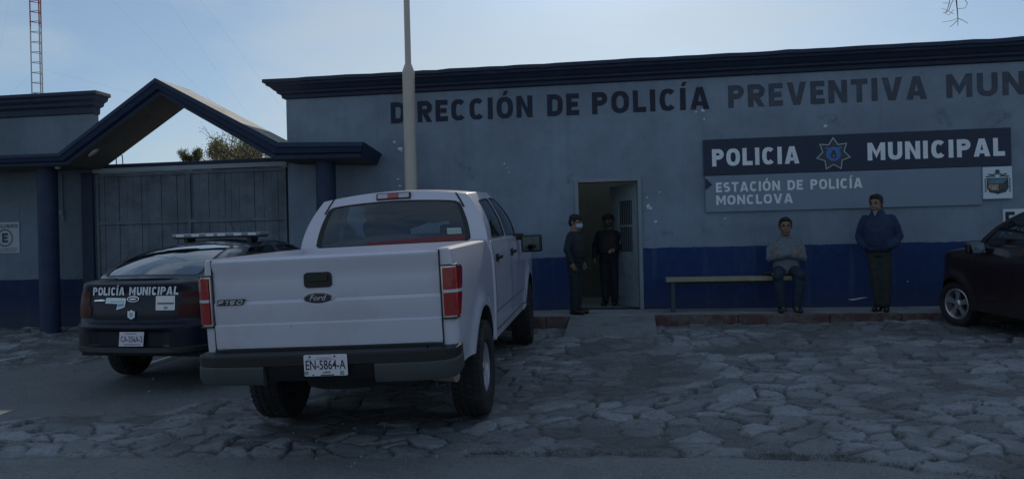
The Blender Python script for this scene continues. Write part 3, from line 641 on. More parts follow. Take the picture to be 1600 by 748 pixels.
mb=MB(); mb.ell((-8.75,-.75,3.115),(.11,.05,.03),M=Matrix.Rotation(rad(-34),4,'Y')); mb.build('soffit_lamp',mat('old_lamp_shell',(.38,.36,.30),.5),CN,smooth=True); mb=MB(); mb.ell((-9.45,-.7,2.895),(.05,.05,.03)); mb.build('soffit_lamp',mat('old_lamp_shell',(.38,.36,.30),.5),CN,smooth=True)

# ================================================================= FLAGPOLE, MAST, BENCH
FP=thing('flagpole',(-3.28,-.75,(.335)),label='tall pale flagpole with a stepped collar in front of the station wall',cat='flagpole')
z0=-.335+.17
mb=MB(); mb.tube([(0,0,-.05),(0,0,z0+3.95),(0,0,z0+4.02),(0,0,z0+4.12)],[.098,.096,.092,.056],24); mb.build('lower_pole',M_pole,FP,smooth=True)
mb=MB(); mb.tube([(0,0,z0+4.10),(0,0,z0+9.5)],[.049,.042],20); mb.build('upper_pole',M_pole,FP,smooth=True)
mb=MB(); mb.tube([(0,0,-.05),(0,0,.10),(0,0,.14)],[.22,.22,.18],20); mb.build('base',M_conc,FP)

RM=thing('radio_mast',(-17.0,8,0),label='slender red and white lattice radio mast rising behind the left wing',cat='mast')
M_mr=mat('mast_red',(.30,.05,.045),.6,var=.2); M_mw=mat('mast_white',(.45,.43,.42),.6,var=.2)
mb=MB(); w=.145; pts=[(-w,-.08),(w,-.08),(0,.17)]
def mseg(z): return 0 if int((z-1.0)//3)%2 else 1
z=0.
while z<24:
    mi=1 if (z<7.6 and z>=0) and z<7.6 else 0
    mi= 1 if (z//2.7)%2==0 and z<7.8 else 0
    for (x,y) in pts: mb.tube([(x,y,z),(x,y,z+.3)],.017,6,mi)
    for i in range(3):
        a=pts[i];b=pts[(i+1)%3]; mb.tube([(a[0],a[1],z+.15),(b[0],b[1],z+.15)],.011,5,mi)
    z+=.3
mb.build('lattice',[M_mr,M_mw],RM)
# guy wires: down to anchors behind the station and to the left
for top_,anc in ((11.2,(7,0,4.1)),(15.5,(8.6,0,4.0)),(14.6,(7.4,0,4.0)),(6.9,(-6,1,3)),(6.9,(4.4,1,5.6)),(12.5,(-3.2,1,3.5))):
    mb=MB(); mb.tube([(0,0,top_),anc],.0011,5); mb.build('guy_wire',M_frame,RM)

BN=thing('bench',(1.5,-.45,.335),label='long low plank bench against the navy dado of the station',cat='bench')
M_plank=mat('worn_plank',(.30,.25,.18),.7,var=.25,vscale=4); M_bleg=mat('bench_steel',(.04,.055,.07),.6)
mb=MB(); mb.box(-.86,.98,-.17,.13,.462,.525); mb.build('seat',M_plank,BN,bevel=.006)
for x in (-.76,.86):
    mb=MB(); mb.box(x-.03,x+.03,-.14,-.09,0,.474); mb.box(x-.03,x+.03,.06,.10,0,.474); mb.box(x-.025,x+.025,-.09,.06,.10,.14); mb.build('leg',M_bleg,BN,bevel=.004)
mb=MB(); mb.box(-.74,.83,.07,.11,.40,.45); mb.build('stretcher',M_bleg,BN)
BG=MB(); BG.ell((2.17,-.47,.90),(.10,.07,.035)); tag(BG.build('cap',M_int,smooth=True),'dark folded cap lying on the bench beside the seated man','cap')
BG=MB(); BG.ell((2.235,-.53,.888),(.035,.03,.025)); tag(BG.build('paper_cup',M_letw,smooth=True),'small crumpled white cup on the bench by the seated man','cup')
# litter
mb=MB(); pts=[(3.38,-.30,.345),(3.47,-.34,.342),(3.55,-.30,.36),(3.68,-.26,.372),(3.60,-.20,.345),(3.46,-.22,.365)]
mb.add(pts+[(3.5,-.27,.375)],[(i,(i+1)%6,6) for i in range(6)]); tag(mb.build('paper_litter',M_letw),'torn sheet of white paper on the sidewalk near the standing man','litter')
# ================================================================= VEHICLES
def rep_litter():
    o=bpy.data.objects.get('paper_litter')
    for v,(x,z,y) in zip(o.data.vertices,[(3.42,.452,-.012),(3.50,.440,-.03),(3.58,.447,-.02),(3.72,.485,-.012),(3.62,.480,-.03),(3.50,.462,-.02),(3.56,.465,-.05)]): v.co=(x,y,z)
    o['label']='torn scrap of white paper low on the navy wall beside the standing man'
rep_litter()
def sm(a,b,x):
    t=min(1,max(0,(x-a)/(b-a))); return t*t*(3-2*t)
def ip(x,xs,ys): return float(np.interp(x,xs,ys))
class Shell:
    """closed car body: plan outline x height rows, wheel arches cut out of the sides"""
    def __init__(s,y0,y1,W,r0,r1,bot,sh,side,rear,front,axles,Ra,zc,taper=lambda y:1.,bow0=.0,bow1=.0,rows=16,p=2.4,flare=.022,archbase=None):
        s.__dict__.update(locals()); 
        H=[]
        n=14
        for i in range(n): x=(W-r0)*i/n; H.append((x,y0,))
        for i in range(13):
            a=PI/2*i/12; H.append((W-r0+r0*math.sin(a)**(2/p), y0+r0-r0*math.cos(a)**(2/p) if i<12 else y0+r0))
        ys=set(np.arange(y0+r0+.03,y1-r1-.02,.05).round(4).tolist())
        for ya in axles:
            ys={y for y in ys if abs(abs(y-ya)-Ra)>.02}
            for e in (-Ra,Ra): 
                ys|={ya+e, ya+e*(1.002)+ (.0006 if e>0 else -.0006)}
            for k in range(1,16): ys.add(ya-Ra*math.cos(PI*k/16))
        ys=[y for y in sorted(ys) if y0+r0+.01<y<y1-r1-.01]
        H+=[(W,y) for y in ys]
        for i in range(13):
            a=PI/2*i/12; H.append((W-r1+r1*math.cos(a)**(2/p), y1-r1+r1*math.sin(a)**(2/p)))
        for i in range(n): x=(W-r1)*(1-(i+1)/n); H.append((x,y1))
        s.half=H
    def botz(s,x,y):
        b=s.bot(x,y)
        if abs(x)>s.W*.7:
            for ya in s.axles:
                d=abs(y-ya)
                if d<=s.Ra+1e-5: b=max(b,s.zc+math.sqrt(max(0,s.Ra**2-d*d)) if s.Ra-d>1e-5 else s.zc)
        return b
    def offs(s,x,y,nx,ny,z):
        ins=s.side(z,y)*nx*nx
        if ny<0: ins+=s.rear(z,x)*ny*ny
        if ny>0: ins+=s.front(z,x)*ny*ny
        if abs(x)>s.W*.7:
            for ya in s.axles:
                r=math.hypot(y-ya,z-s.zc)
                if r<s.Ra+.3: ins-=s.flare*math.exp(-((r-s.Ra-.02)/.085)**2)*nx*nx
        return ins
    def pt(s,x,y,nx,ny,z,extra=0):
        i=s.offs(x,y,nx,ny,z)-extra
        by=(s.bow0*(x/s.W)**2 if ny<0 or y<s.y0+s.r0 else 0) - (s.bow1*(x/s.W)**2 if ny>0 or y>s.y1-s.r1 else 0)
        by=(s.bow0*(x/s.W)**2*max(0,1-(y-s.y0)/.5) if y<s.y0+.5 else 0)-(s.bow1*(x/s.W)**2*max(0,1-(s.y1-y)/.6) if y>s.y1-.6 else 0)
        return (x*s.taper(y)-nx*i, y+by-ny*i, z)
    def norm(s):
        H=s.half; full=H+[(-x,y) for x,y in H[::-1] if x>1e-6]
        # drop the duplicate centre
        n=len(full); N=[]
        for k in range(n):
            a=Vector(full[(k-1)%n]);b=Vector(full[(k+1)%n]); t=(b-a)
            if t.length<1e-9: N.append((0,-1)); continue
            t.normalize(); N.append((t.y,-t.x))
        return full,N
    def surf(s,y,z,extra=0): return s.pt(s.W,y,1,0,z,extra)
    def build(s,name,mats,parent,top,matf=None,bevel=0):
        full,N=s.norm(); n=len(full); mb=MB(); rows=[]
        for j in range(s.rows+1):
            t=j/s.rows; row=[]
            for (x,y),(nx,ny) in zip(full,N):
                b=s.botz(x,y); z=b+(s.sh(y)-b)*t; row.append(s.pt(x,y,nx,ny,z))
            rows.append(row)
        for (f) in top:
            rows.append([f(x,y,nx,ny,s.sh(y),s) for (x,y),(nx,ny) in zip(full,N)])
        vs=[p for r in rows for p in r]
        fs=[(j*n+i,j*n+(i+1)%n,(j+1)*n+(i+1)%n,(j+1)*n+i) for j in range(len(rows)-1) for i in range(n)]
        ms=[0]*len(fs)
        if matf:
            for k,f in enumerate(fs):
                c=[sum(vs[q][a] for q in f)/4 for a in range(3)]; ms[k]=matf(c,k//n)
        mb.v=[tuple(map(float,p)) for p in vs]; mb.f=fs; mb.m=ms
        return mb.build(name,mats,parent,smooth=True,weld=True,angle=38)
    def seam(s,mb,path,w=.006,mi=0,side=(1,-1),ex=.0015):
        """thin dark joint line laid on the side of the body"""
        P=[]
        for (a,b) in zip(path[:-1],path[1:]):
            m=max(1,int(math.hypot(b[0]-a[0],b[1]-a[1])/.05))
            P+=[(a[0]+(b[0]-a[0])*k/m,a[1]+(b[1]-a[1])*k/m) for k in range(m)]
        P.append(path[-1])
        for sd in side:
            vs=[]
            for i,(y,z) in enumerate(P):
                q=P[min(i+1,len(P)-1)]; r=P[max(i-1,0)]; d=Vector((q[0]-r[0],q[1]-r[1])).normalized()
                for e in (-w,w):
                    yy=y-d.y*e; zz=z+d.x*e; v=s.surf(yy,zz,ex); vs.append((v[0]*sd,v[1],v[2]))
            mb.add(vs,[(2*i,2*i+1,2*i+3,2*i+2) for i in range(len(P)-1)],mi)
    def patch(s,mb,poly_rows,ex=.01,mi=0,sd=1):
        """grid patch on the side: rows of (y,z)"""
        n=len(poly_rows[0]); vs=[]
        for r in poly_rows:
            for (y,z) in r:
                v=s.surf(y,z,ex); vs.append((v[0]*sd,v[1],v[2]))
        mb.add(vs,[(j*n+i,j*n+i+1,(j+1)*n+i+1,(j+1)*n+i) for j in range(len(poly_rows)-1) for i in range(n-1)],mi)

def edge(a,b,sag=(0,0,0),K=12):
    a=Vector(a);b=Vector(b);s=Vector(sag)
    return [a.lerp(b,i/K)+s*(4*(i/K)*(1-i/K)) for i in range(K+1)]
class Coons:
    def __init__(s,bottom,top,left,right,bulge=(0,0,0)):
        s.b,s.t,s.l,s.r=bottom,top,left,right; s.bg=Vector(bulge)
    @staticmethod
    def at(P,u):
        u=min(1,max(0,u))*(len(P)-1); i=min(int(u),len(P)-2); return P[i].lerp(P[i+1],u-i)
    def __call__(s,u,v):
        A=s.at
        p=A(s.b,u)*(1-v)+A(s.t,u)*v+A(s.l,v)*(1-u)+A(s.r,v)*u-((s.b[0]*(1-u)+s.b[-1]*u)*(1-v)+(s.t[0]*(1-u)+s.t[-1]*u)*v)
        return p+s.bg*(16*u*(1-u)*v*(1-v))
    def grid(s,mb,n=12,m=12,mi=0):
        mb.add([tuple(s(i/n,j/m)) for j in range(m+1) for i in range(n+1)],[(j*(n+1)+i,j*(n+1)+i+1,(j+1)*(n+1)+i+1,(j+1)*(n+1)+i) for j in range(m) for i in range(n)],mi)
    def window(s,mf,mg,hole,K=12,inset=.008,mi=0,rub=None,outn=None):
        """frame ring into mf, pane into mg; hole: closed uv polygon (any), matched to the square border by angle"""
        c=Vector((sum(h[0] for h in hole)/len(hole),sum(h[1] for h in hole)/len(hole)))
        B=[(i/K,0) for i in range(K)]+[(1,i/K) for i in range(K)]+[(1-i/K,1) for i in range(K)]+[(0,1-i/K) for i in range(K)]
        def ray(p):
            d=Vector(p)-c; best=None
            for a,b in zip(hole,hole[1:]+hole[:1]):
                a=Vector(a);e=Vector(b)-a; den=d.x*e.y-d.y*e.x
                if abs(den)<1e-12: continue
                w=a-c; t=(w.x*e.y-w.y*e.x)/den; q=(w.x*d.y-w.y*d.x)/den
                if t>0 and -1e-6<=q<=1+1e-6: best=t if best is None else min(best,t)
            return c+d*(best or .5)
        I=[ray(p) for p in B]; n=len(B); vs=[]; R=3
        for j in range(R+1):
            for p,q in zip(B,I):
                a=Vector(p).lerp(q,j/R); vs.append(tuple(s(a.x,a.y)))
        du=(s(.6,.5)-s(.4,.5)); dv=(s(.5,.6)-s(.5,.4)); nn=du.cross(dv).normalized()
        if outn is not None and nn.dot(Vector(outn))<0: nn=-nn
        for q in I: vs.append(tuple(s(q.x,q.y)-nn*inset*2.2))
        mf.add(vs,[(j*n+i,j*n+(i+1)%n,(j+1)*n+(i+1)%n,(j+1)*n+i) for j in range(R+1) for i in range(n)],mi)
        # pane as rings to the centre
        vs=[]; R=4
        for j in range(R):
            for q in I:
                a=q.lerp(c,j/R); vs.append(tuple(s(a.x,a.y)-nn*inset))
        vs.append(tuple(s(c.x,c.y)-nn*inset)); k=len(vs)-1
        mg.add(vs,[(j*n+i,j*n+(i+1)%n,(j+1)*n+(i+1)%n,(j+1)*n+i) for j in range(R-1) for i in range(n)]+[((R-1)*n+i,(R-1)*n+(i+1)%n,k) for i in range(n)])
        if rub is not None:   # dark rubber seal around the pane
            vs=[]
            for q in I:
                for t in (-.012,.05):
                    a=q.lerp(c,t); vs.append(tuple(s(a.x,a.y)-nn*(inset*.6 if t>0 else -.0015)))
            rub.add(vs,[(2*i,2*i+1,2*((i+1)%n)+1,2*((i+1)%n)) for i in range(n)])
def rpoly(u0,u1,v0,v1,r=.06,n=4,pts=None):
    """rounded polygon in uv"""
    pts=pts or [(u0,v0),(u1,v0),(u1,v1),(u0,v1)]; out=[]; m=len(pts)
    for i in range(m):
        p=Vector(pts[i]);a=(Vector(pts[i-1])-p).normalized();b=(Vector(pts[(i+1)%m])-p).normalized()
        for k in range(n+1):
            t=k/n; q=p+a*r*(1-t)**2+b*r*t**2; out.append((q.x,q.y))
    return out

def wheel(parent,x,y,R,W,rr,sp=5,side=1,steer=0,face=.0,rimm=None,twin=False,tread=M_tyre,dz=0):
    """wheel at axle height; rim faces outwards (side=+1 right, -1 left)"""
    M=Matrix.Translation((x,y,R+dz))@Matrix.Rotation(steer,4,'Z')@Matrix.Scale(side,4,(1,0,0))
    hub=MB(); hub.lathe([(0,-.04),(rr*.75,-.04),(rr*.75,.0),(.0,.0)],24,M); H=hub.build('wheel',M_dark,parent)
    t=MB(); w=W/2
    prof=[(rr,-w*.8),(rr+.02,-w*.95),((R+rr)/2,-w*1.02),(R-.03,-w*.97),(R-.006,-w*.80),(R,-w*.4),(R,0),(R,w*.4),(R-.006,w*.80),(R-.03,w*.97),((R+rr)/2,w*1.02),(rr+.02,w*.95),(rr,w*.8)]
    t.lathe(prof,56,M,close=True)
    nb=48                                                      # tread blocks
    for k in range(nb):
        a=2*PI*k/nb
        for (xa,xb,ph) in ((-w*.93,-w*.5,0),(-w*.4,-.01,.5),(.01,w*.4,0),(w*.5,w*.93,.5)):
            b0=a+ph*2*PI/nb; b1=b0+2*PI/nb*.68; e=.009
            mid=[(R-(.012 if abs(q)>w*.8 else 0)) for q in (xa,xb)]
            vs=[]
            for q,rm in ((xa,mid[0]),(xb,mid[1])):
                for b_ in (b0,b1):
                    for r_ in (rm-.01,rm+e): vs.append(tuple(M@Vector((q,r_*math.cos(b_),r_*math.sin(b_)))))
            t.add(vs,[(0,1,3,2),(4,6,7,5),(0,4,5,1),(2,3,7,6),(1,5,7,3)])
    t.build('tyre',tread,H,smooth=True,angle=30)
    r=MB(); fx=w*.62+face
    r.lathe([(rr,-w*.75),(rr,w*.72),(rr-.012,w*.80),(rr-.028,w*.72),(rr-.035,w*.2),(rr-.05,-w*.3)],48,M)
    r.lathe([(.0,fx+.012),(.035,fx+.012),(.05,fx),(.062,fx-.01),(.062,fx-.05)],24,M)
    for k in range(sp):
        a0=2*PI*k/sp+.3
        for d in ((-.13,.13) if twin else (0,)):
            a=a0+d; ca,sa=math.cos(a),math.sin(a); wi,wo=(.018,.020) if twin else (.040,.055)
            q=[]
            for (rad_,hw,xx) in ((.045,wi*.8,fx),(rr*.6,wi,fx-.012),(rr-.02,wo,fx-.005)):
                for e in (-1,1):
                    for dx in (0,-.03): q.append(tuple(M@Vector((xx+dx,rad_*ca-e*hw*sa,rad_*sa+e*hw*ca))))
            r.add(q,[(0,4,6,2),(4,8,10,6),(1,3,7,5),(5,7,11,9),(0,1,5,4),(4,5,9,8),(2,6,7,3),(6,10,11,7)])
    r.build('rim',rimm or M_rim,H,smooth=True,angle=30)
    return H
def liner(mb,W,ya,zc,Ra,x0):
    for sd in (1,-1):
        n=18; vs=[]
        for k in range(n+1):
            a=PI*k/n
            for x in (W-.02,x0): vs.append((sd*x,ya-Ra*1.0*math.cos(a),zc+Ra*1.0*math.sin(a)))
        mb.add(vs,[(2*i,2*i+1,2*i+3,2*i+2) for i in range(n)])
        mb.add([(sd*x0,ya-Ra,zc-.1)]+[(sd*x0,ya-Ra*math.cos(PI*k/n),zc+Ra*math.sin(PI*k/n)) for k in range(n+1)]+[(sd*x0,ya+Ra,zc-.1)],[tuple(range(n+3))])
def pose(rear,front,dx,half):
    """orientation of a car whose wheels stand on the sloping paving"""
    pass
def place(root,x,y,yaw,wb,half):
    c,s=math.cos(yaw),math.sin(yaw)
    P=lambda a,b: Vector((x+a*c-b*s,y+a*s+b*c,g(x+a*c-b*s,y+a*s+b*c)))
    rl,rr,f=P(-half,0),P(half,0),P(0,wb)
    X=(rr-rl).normalized(); Y=(f-(rl+rr)/2).normalized(); Z=X.cross(Y).normalized(); Y=Z.cross(X)
    M=Matrix((X,Y,Z)).transposed().to_4x4(); M.translation=(rl+rr)/2+Vector((0,0,.012)); root.matrix_world=M

# ------------------------------------------------------------- WHITE PICKUP
def pickup():
    T=thing('pickup_truck',label='white crew cab pickup truck parked with its tailgate towards the street',cat='pickup truck')
    place(T,-2.185,-5.93,rad(.8),3.68,.85); T.matrix_world=T.matrix_world@Matrix.Rotation(rad(-.7),4,'Y'); T.location.z+=.04
    Ra=.49;zc=.40;R=.405
    side=lambda z,y: .035*max(0,(z-1.15)/.3)**2+.03*max(0,(.95-z)/.5)**2-.0
    def brow(x,y): return .60 if y<-.35 else .52
    bed=Shell(-1.09,.70,.99,.10,.02,lambda x,y:(.56 if y<0 else .50),lambda y:1.425,side,lambda z,x:.0,lambda z,x:0,[0],Ra,zc,rows=16,p=2.6,flare=.030,bow0=.02)
    rail=lambda d,z:(lambda x,y,nx,ny,sz,s:(x-nx*d-(0),y-ny*d,z if z else sz))
    top=[lambda x,y,nx,ny,sz,s:(lambda p:(p[0]-nx*.015,p[1]-ny*.015,sz+.012))(s.pt(x,y,nx,ny,sz)),
         lambda x,y,nx,ny,sz,s:(x-nx*.13,y-ny*.06,sz+.012),
         lambda x,y,nx,ny,sz,s:(x-nx*.135,y-ny*.065,.86),
         lambda x,y,nx,ny,sz,s:(x*.4,y-ny*.065,.86),
         lambda x,y,nx,ny,sz,s:(0,y-ny*.065,.86)]
    bed.build('bed',[M_white,M_black],T,top,matf=lambda c,r:1 if r==bed.rows+1 and c[1]>-1.02 else 0)
    # cab
    sh=lambda y: ip(y,[.7,2.9,3.25,3.6,4.3,4.62],[1.415,1.405,1.37,1.31,1.24,1.14])
    cab=Shell(.735,4.62,1.0,.03,.22,lambda x,y:(.47 if y<3.1 else .50),sh,side,lambda z,x:0,lambda z,x:.03*max(0,(z-.9)/.4),[3.68],Ra,zc,taper=lambda y:1-.02*sm(3.2,4.6,y),rows=16,p=2.4,flare=.030,bow1=.12)
    tp=[lambda x,y,nx,ny,sz,s:(lambda p:(p[0]-nx*.03,p[1]-ny*.03,sz+.012))(s.pt(x,y,nx,ny,sz)),
        lambda x,y,nx,ny,sz,s:(x*.86,y-ny*.08,sz+.02),lambda x,y,nx,ny,sz,s:(x*.72,y-ny*.1,sz+(.05 if y>3.2 else .02)),lambda x,y,nx,ny,sz,s:(x*.35,y-ny*.1,sz+(.06 if y>3.2 else .02)),lambda x,y,nx,ny,sz,s:(0,y-ny*.1,sz+(.065 if y>3.2 else .02))]
    cab.build('cab_body',[M_white,M_int],T,tp,matf=lambda c,r:1 if (r>cab.rows+1 and .85<c[1]<3.05 and abs(c[0])<.86) else 0)
    # greenhouse: corner curves shared between the panels
    fr=MB(); gr=MB(); gs=MB(); gw=MB(); rb=MB(); K=14
    def mir(P): return [Vector((-p.x,p.y,p.z)) for p in P]
    bR=Vector((.945,.76,1.42)); tR=Vector((.735,.93,1.895)); bB=Vector((.955,1.95,1.415)); tB=Vector((.755,1.80,1.925)); bF=Vector((.93,3.12,1.395)); tF=Vector((.74,2.42,1.895))
    eRear=edge(bR,tR,(.045,0,.0),K); eB=edge(bB,tB,(.035,0,0),K); eF=edge(bF,tF,(.05,.03,.015),K)
    bel1=edge(bR,bB,K=K); bel2=edge(bB,bF,K=K); top1=edge(tR,tB,(0,0,.008),K); top2=edge(tB,tF,(0,0,.02),K)
    rt=edge(Vector((-tR.x,tR.y,tR.z)),tR,(0,0,.062),K); rbm=edge(Vector((-bR.x,bR.y,bR.z)),bR,(0,-.02,0),K)
    rear=Coons(rbm,rt,mir(eRear),eRear,(0,-.01,0))
    rear.window(fr,gr,rpoly(.09,.91,.025,.825,.05),K,rub=rb,outn=(0,-1,0))
    for sd in (1,-1):
        q=(lambda P:P) if sd==1 else mir; gs=MB(); gs2=MB()
        Coons(q(bel1),q(top1),q(eRear),q(eB),(sd*.012,0,0)).window(fr,gs,rpoly(0,0,0,0,.05,pts=[(.20,.05),(.955,.05),(.955,.87),(.27,.83)]),K,rub=rb,outn=(sd,0,0))
        Coons(q(bel2),q(top2),q(eB),q(eF),(sd*.012,0,0)).window(fr,gs2,rpoly(0,0,0,0,.05,pts=[(.045,.05),(.93,.05),(.90,.87),(.045,.87)]),K,rub=rb,outn=(sd,0,0))
        gs.build('side_window',M_glassd,T,smooth=True); gs2.build('side_window',M_glassd,T,smooth=True)
    ft=edge(Vector((-tF.x,tF.y,tF.z)),tF,(0,.06,.055),K); fb=edge(Vector((-bF.x,bF.y,bF.z)),bF,(0,.16,.02),K)
    Coons(fb,ft,mir(eF),eF,(0,.03,.02)).window(fr,gw,rpoly(.05,.95,.03,.93,.04),K,rub=rb,outn=(0,1,1))
    rm_=edge(Vector((-tB.x,tB.y,tB.z)),tB,(0,0,.06),K)
    Coons(rt,rm_,mir(top1),top1,(0,0,.004)).grid(fr,K,K); Coons(rm_,ft,mir(top2),top2,(0,0,.004)).grid(fr,K,K)
    fr.build('cab_roof',M_white,T,smooth=True,weld=True,angle=50,bevel=.02,seg=3)
    rb.build('window_seal',M_black,T,recalc=False)
    gr.build('rear_window',M_glass,T,smooth=True); gw.build('windshield',M_glass,T,smooth=True)
    # dark roof ditch lines
    for sd in (1,-1):
        mb=MB(); vs=[]
        for t in (.70,.78,.86,.94,1.0):
            u=.5+sd*.425; 
            for d in (-.007,.007):
                p=rear(u+d,t); vs.append((p.x,p.y-.003,p.z+.001))
        mb.add(vs,[(2*i,2*i+1,2*i+3,2*i+2) for i in range(4)]); mb.build('roof_joint',M_black,T,recalc=False)
    # third brake light
    mb=MB(); c0=rear(.5,.915); Mx=Matrix.Translation((c0.x,c0.y-.012,c0.z))@Matrix.Rotation(rad(-18),4,'X')
    mb.box(-.175,.175,-.01,.03,-.034,.034,0,Mx); mb.box(-.16,-.055,-.018,.0,-.024,.024,1,Mx); mb.box(.055,.16,-.018,.0,-.024,.024,1,Mx); mb.box(-.053,.053,-.019,.0,-.024,.024,2,Mx)
    mb.build('high_brake_light',[M_black,mat('grey_lens',(.45,.44,.47),.3,coat=1),mat('dull_red_lens',(.40,.05,.06),.3,coat=1)],T,bevel=.005)
    # seats, headrests, dashboard
    for x in (-.42,.42):
        mb=MB(); mb.box(x-.24,x+.24,2.05,2.20,.9,1.60); mb.box(x-.13,x+.13,2.06,2.14,1.585,1.80); mb.build('seat',M_seat,T,bevel=.04,seg=3)
    mb=MB(); mb.box(-.66,.66,1.05,1.18,.9,1.52); mb.build('rear_bench',M_seat,T,bevel=.05,seg=3)
    mb=MB(); mb.box(-.88,.88,2.85,3.1,1.2,1.44); mb.build('dashboard',M_int,T,bevel=.04)
    mb=MB()
    p0=rear(.37,.075);p1=rear(.905,.075);p2=rear(.905,.20);p3=rear(.37,.13)
    n=10; vs=[]
    for i in range(n+1):
        t=i/n; u=.36+(.885-.36)*t
        for v in (.03,.085+.06*t): p=rear(u,v); vs.append((p.x,p.y-.002,p.z))
    mb.add(vs,[(2*i,2*i+1,2*i+3,2*i+2) for i in range(n)]); mb.build('red_window_strip',mat('red_trim',(.16,.018,.018),.4,var=.2),T,recalc=False)
    mb=MB(); vs=[]
    for (u,v) in ((.795,.17),(.87,.17),(.87,.285),(.795,.285)): p=rear(u,v); vs.append((p.x,p.y+.004,p.z))
    mb.add(vs,[(0,1,2,3)],0)
    for k in range(5):
        for (v0,v1) in ((.195,.26),):
            u=.803+k*.0135
            q=[rear(a,b) for a,b in ((u,v0),(u+.006,v0),(u+.004,v1),(u+.001,v1))]; mb.add([(p.x,p.y+.001,p.z) for p in q],[(0,1,2,3)],1)
    mb.build('window_sticker',[mat('sticker_pale_green',(.34,.44,.40),.6),M_grn],T,recalc=False)
    # tailgate
    mb=MB(); prof=[(.752,.004),(.760,-.014),(.93,-.022),(.944,-.006),(.956,-.010),(1.09,-.016),(1.113,-.002),(1.124,-.006),(1.25,.004),(1.33,-.002),(1.385,-.022),(1.41,-.024),(1.422,-.015),(1.425,.005),(1.425,.05)]
    xs=lin(-.876,.876,25); vs=[]
    yb=lambda x:-1.10+.020*(x/1.0)**2
    for (z,d) in prof:
        for x in xs: 
            ed=.012*max(0,(abs(x)-.859)/.017); vs.append((x,yb(x)+d+ed,z))
    n=len(xs); mb.add(vs,[(j*n+i,j*n+i+1,(j+1)*n+i+1,(j+1)*n+i) for j in range(len(prof)-1) for i in range(n-1)])
    TG=mb.build('tailgate',M_white,T,smooth=True,angle=30)
    mb=MB()
    for sd in (1,-1): mb.box(*(sorted((sd*.876,sd*.886))),-1.088,-1.079,.72,1.43)
    mb.box(-.886,.886,-1.098,-1.083,.728,.750); 
    mb.box(-.876,.876,-1.05,-1.02,1.36,1.425); mb.build('tailgate_gap',M_black,T)
    mb=MB(); 
    hp=[(.12*sx_+ (-.0) ,.05*sz_) for sx_,sz_ in ((-1,-1),(1,-1),(1,1),(-1,1))]
    def rr(w,h,r,n=5):
        out=[]
        for (cx_,cz_,a0) in ((w-r,-h+r,-PI/2),(w-r,h-r,0),(-w+r,h-r,PI/2),(-w+r,-h+r,PI)):
            for k in range(n+1): a=a0+PI/2*k/n; out.append((cx_+r*math.cos(a),cz_+r*math.sin(a)))
        return out
    def stand(mb,poly,x,y,z,t,mi=0): # prism in the xz plane
        n=len(poly); mb.add([(x+a,y-t,z+b) for a,b in poly]+[(x+a,y,z+b) for a,b in poly],[tuple(range(n)),tuple(range(n,2*n))[::-1]]+[(i,(i+1)%n,n+(i+1)%n,n+i) for i in range(n)],mi)
    stand(mb,rr(.108,.057,.03),.0,-1.098,1.238,.012); stand(mb,rr(.08,.024,.012),.0,-1.112,1.252,.012)
    mb.build('tailgate_handle',M_black,TG,bevel=.003)
    mb=MB(); el=lambda a,b,n=36:[(a*math.cos(2*PI*k/n),b*math.sin(2*PI*k/n)) for k in range(n)]
    stand(mb,el(.118,.047),0,-1.10,1.102,.012,0); stand(mb,el(.112,.041),0,-1.112,1.102,.003,1)
    stand(mb,el(.106,.0365),0,-1.115,1.102,.0015,0); stand(mb,el(.1045,.035),0,-1.1165,1.102,.0012,1)
    put_text(mb,'Ford',-.068,-1.119,1.087,.135,.042,2,bold=.012,ext=.002,shear=.35)
    mb.build('oval_badge',[M_chrome,mat('badge_navy',(.008,.014,.05),.15,coat=1),M_chrome],TG)
    mb=MB()
    stand(mb,[(-.810,1.068),(-.600,1.068),(-.572,1.112),(-.795,1.112)],0,-1.112,0,.003,1); put_text(mb,'F150',-.80,-1.1155,1.074,.195,.031,0,ext=.003,shear=.5,t=.24,gap=.2)
    mb.build('model_badge',[M_rim,M_ink],TG)
    mb=MB(); stand(mb,el(.012,.012,14),.11,-1.108,1.10,.01,0); stand(mb,el(.006,.006,10),-.22,-1.114,.905,.006,1); mb.build('lock_cylinder',[M_chrome,M_ink],TG)
    # bare spots on the top edge
    # tail lights wrapping round the corners
    path=[(.892,-1.081),(.925,-1.084),(.965,-1.076),(.986,-1.045),(.994,-.99),(.996,-.93)]
    def lamp(sd):
        def band(mb,z0,z1,e,s0,s1,mi,d=0):
            vs=[]; 
            m=8
            for j in range(m+1):
                t=j/m; z=z0+(z1-z0)*t; f=(z-.94)/.36; endcut=s1-.34*max(0,1-f)**1.3-(.02 if f>.9 else 0)
                for i in range(11):
                    u=s0+(endcut-s0)*i/10; q=u*(len(path)-1); k=min(int(q),len(path)-2); w=q-k
                    x=path[k][0]*(1-w)+path[k+1][0]*w; y=path[k][1]*(1-w)+path[k+1][1]*w
                    a=Vector((path[k+1][0]-path[k][0],path[k+1][1]-path[k][1])).normalized(); x+=a.y*(-1)*(-1)*e*(1 if a.y>0 else 1)*(1 if a.y>0.3 else .3); y-=a.x*e
                    vs.append((sd*x,y,z))
            mb.add(vs,[(j*11+i,j*11+i+1,(j+1)*11+i+1,(j+1)*11+i) for j in range(m) for i in range(10)],mi)
        mb=MB(); band(mb,.933,1.307,.016,-.0,1.0,0)
        L=mb.build('taillight',[M_chrome],T,smooth=True,recalc=False)
        mb=MB(); band(mb,1.137,1.295,.026,.07,.965,0); band(mb,.947,1.113,.026,.07,.965,0)
        mb.build('red_lens',M_red,L,smooth=True,recalc=False)
        mb=MB(); band(mb,1.114,1.136,.027,.09,.94,0); mb.build('clear_lens',M_clear,L,smooth=True,recalc=False)
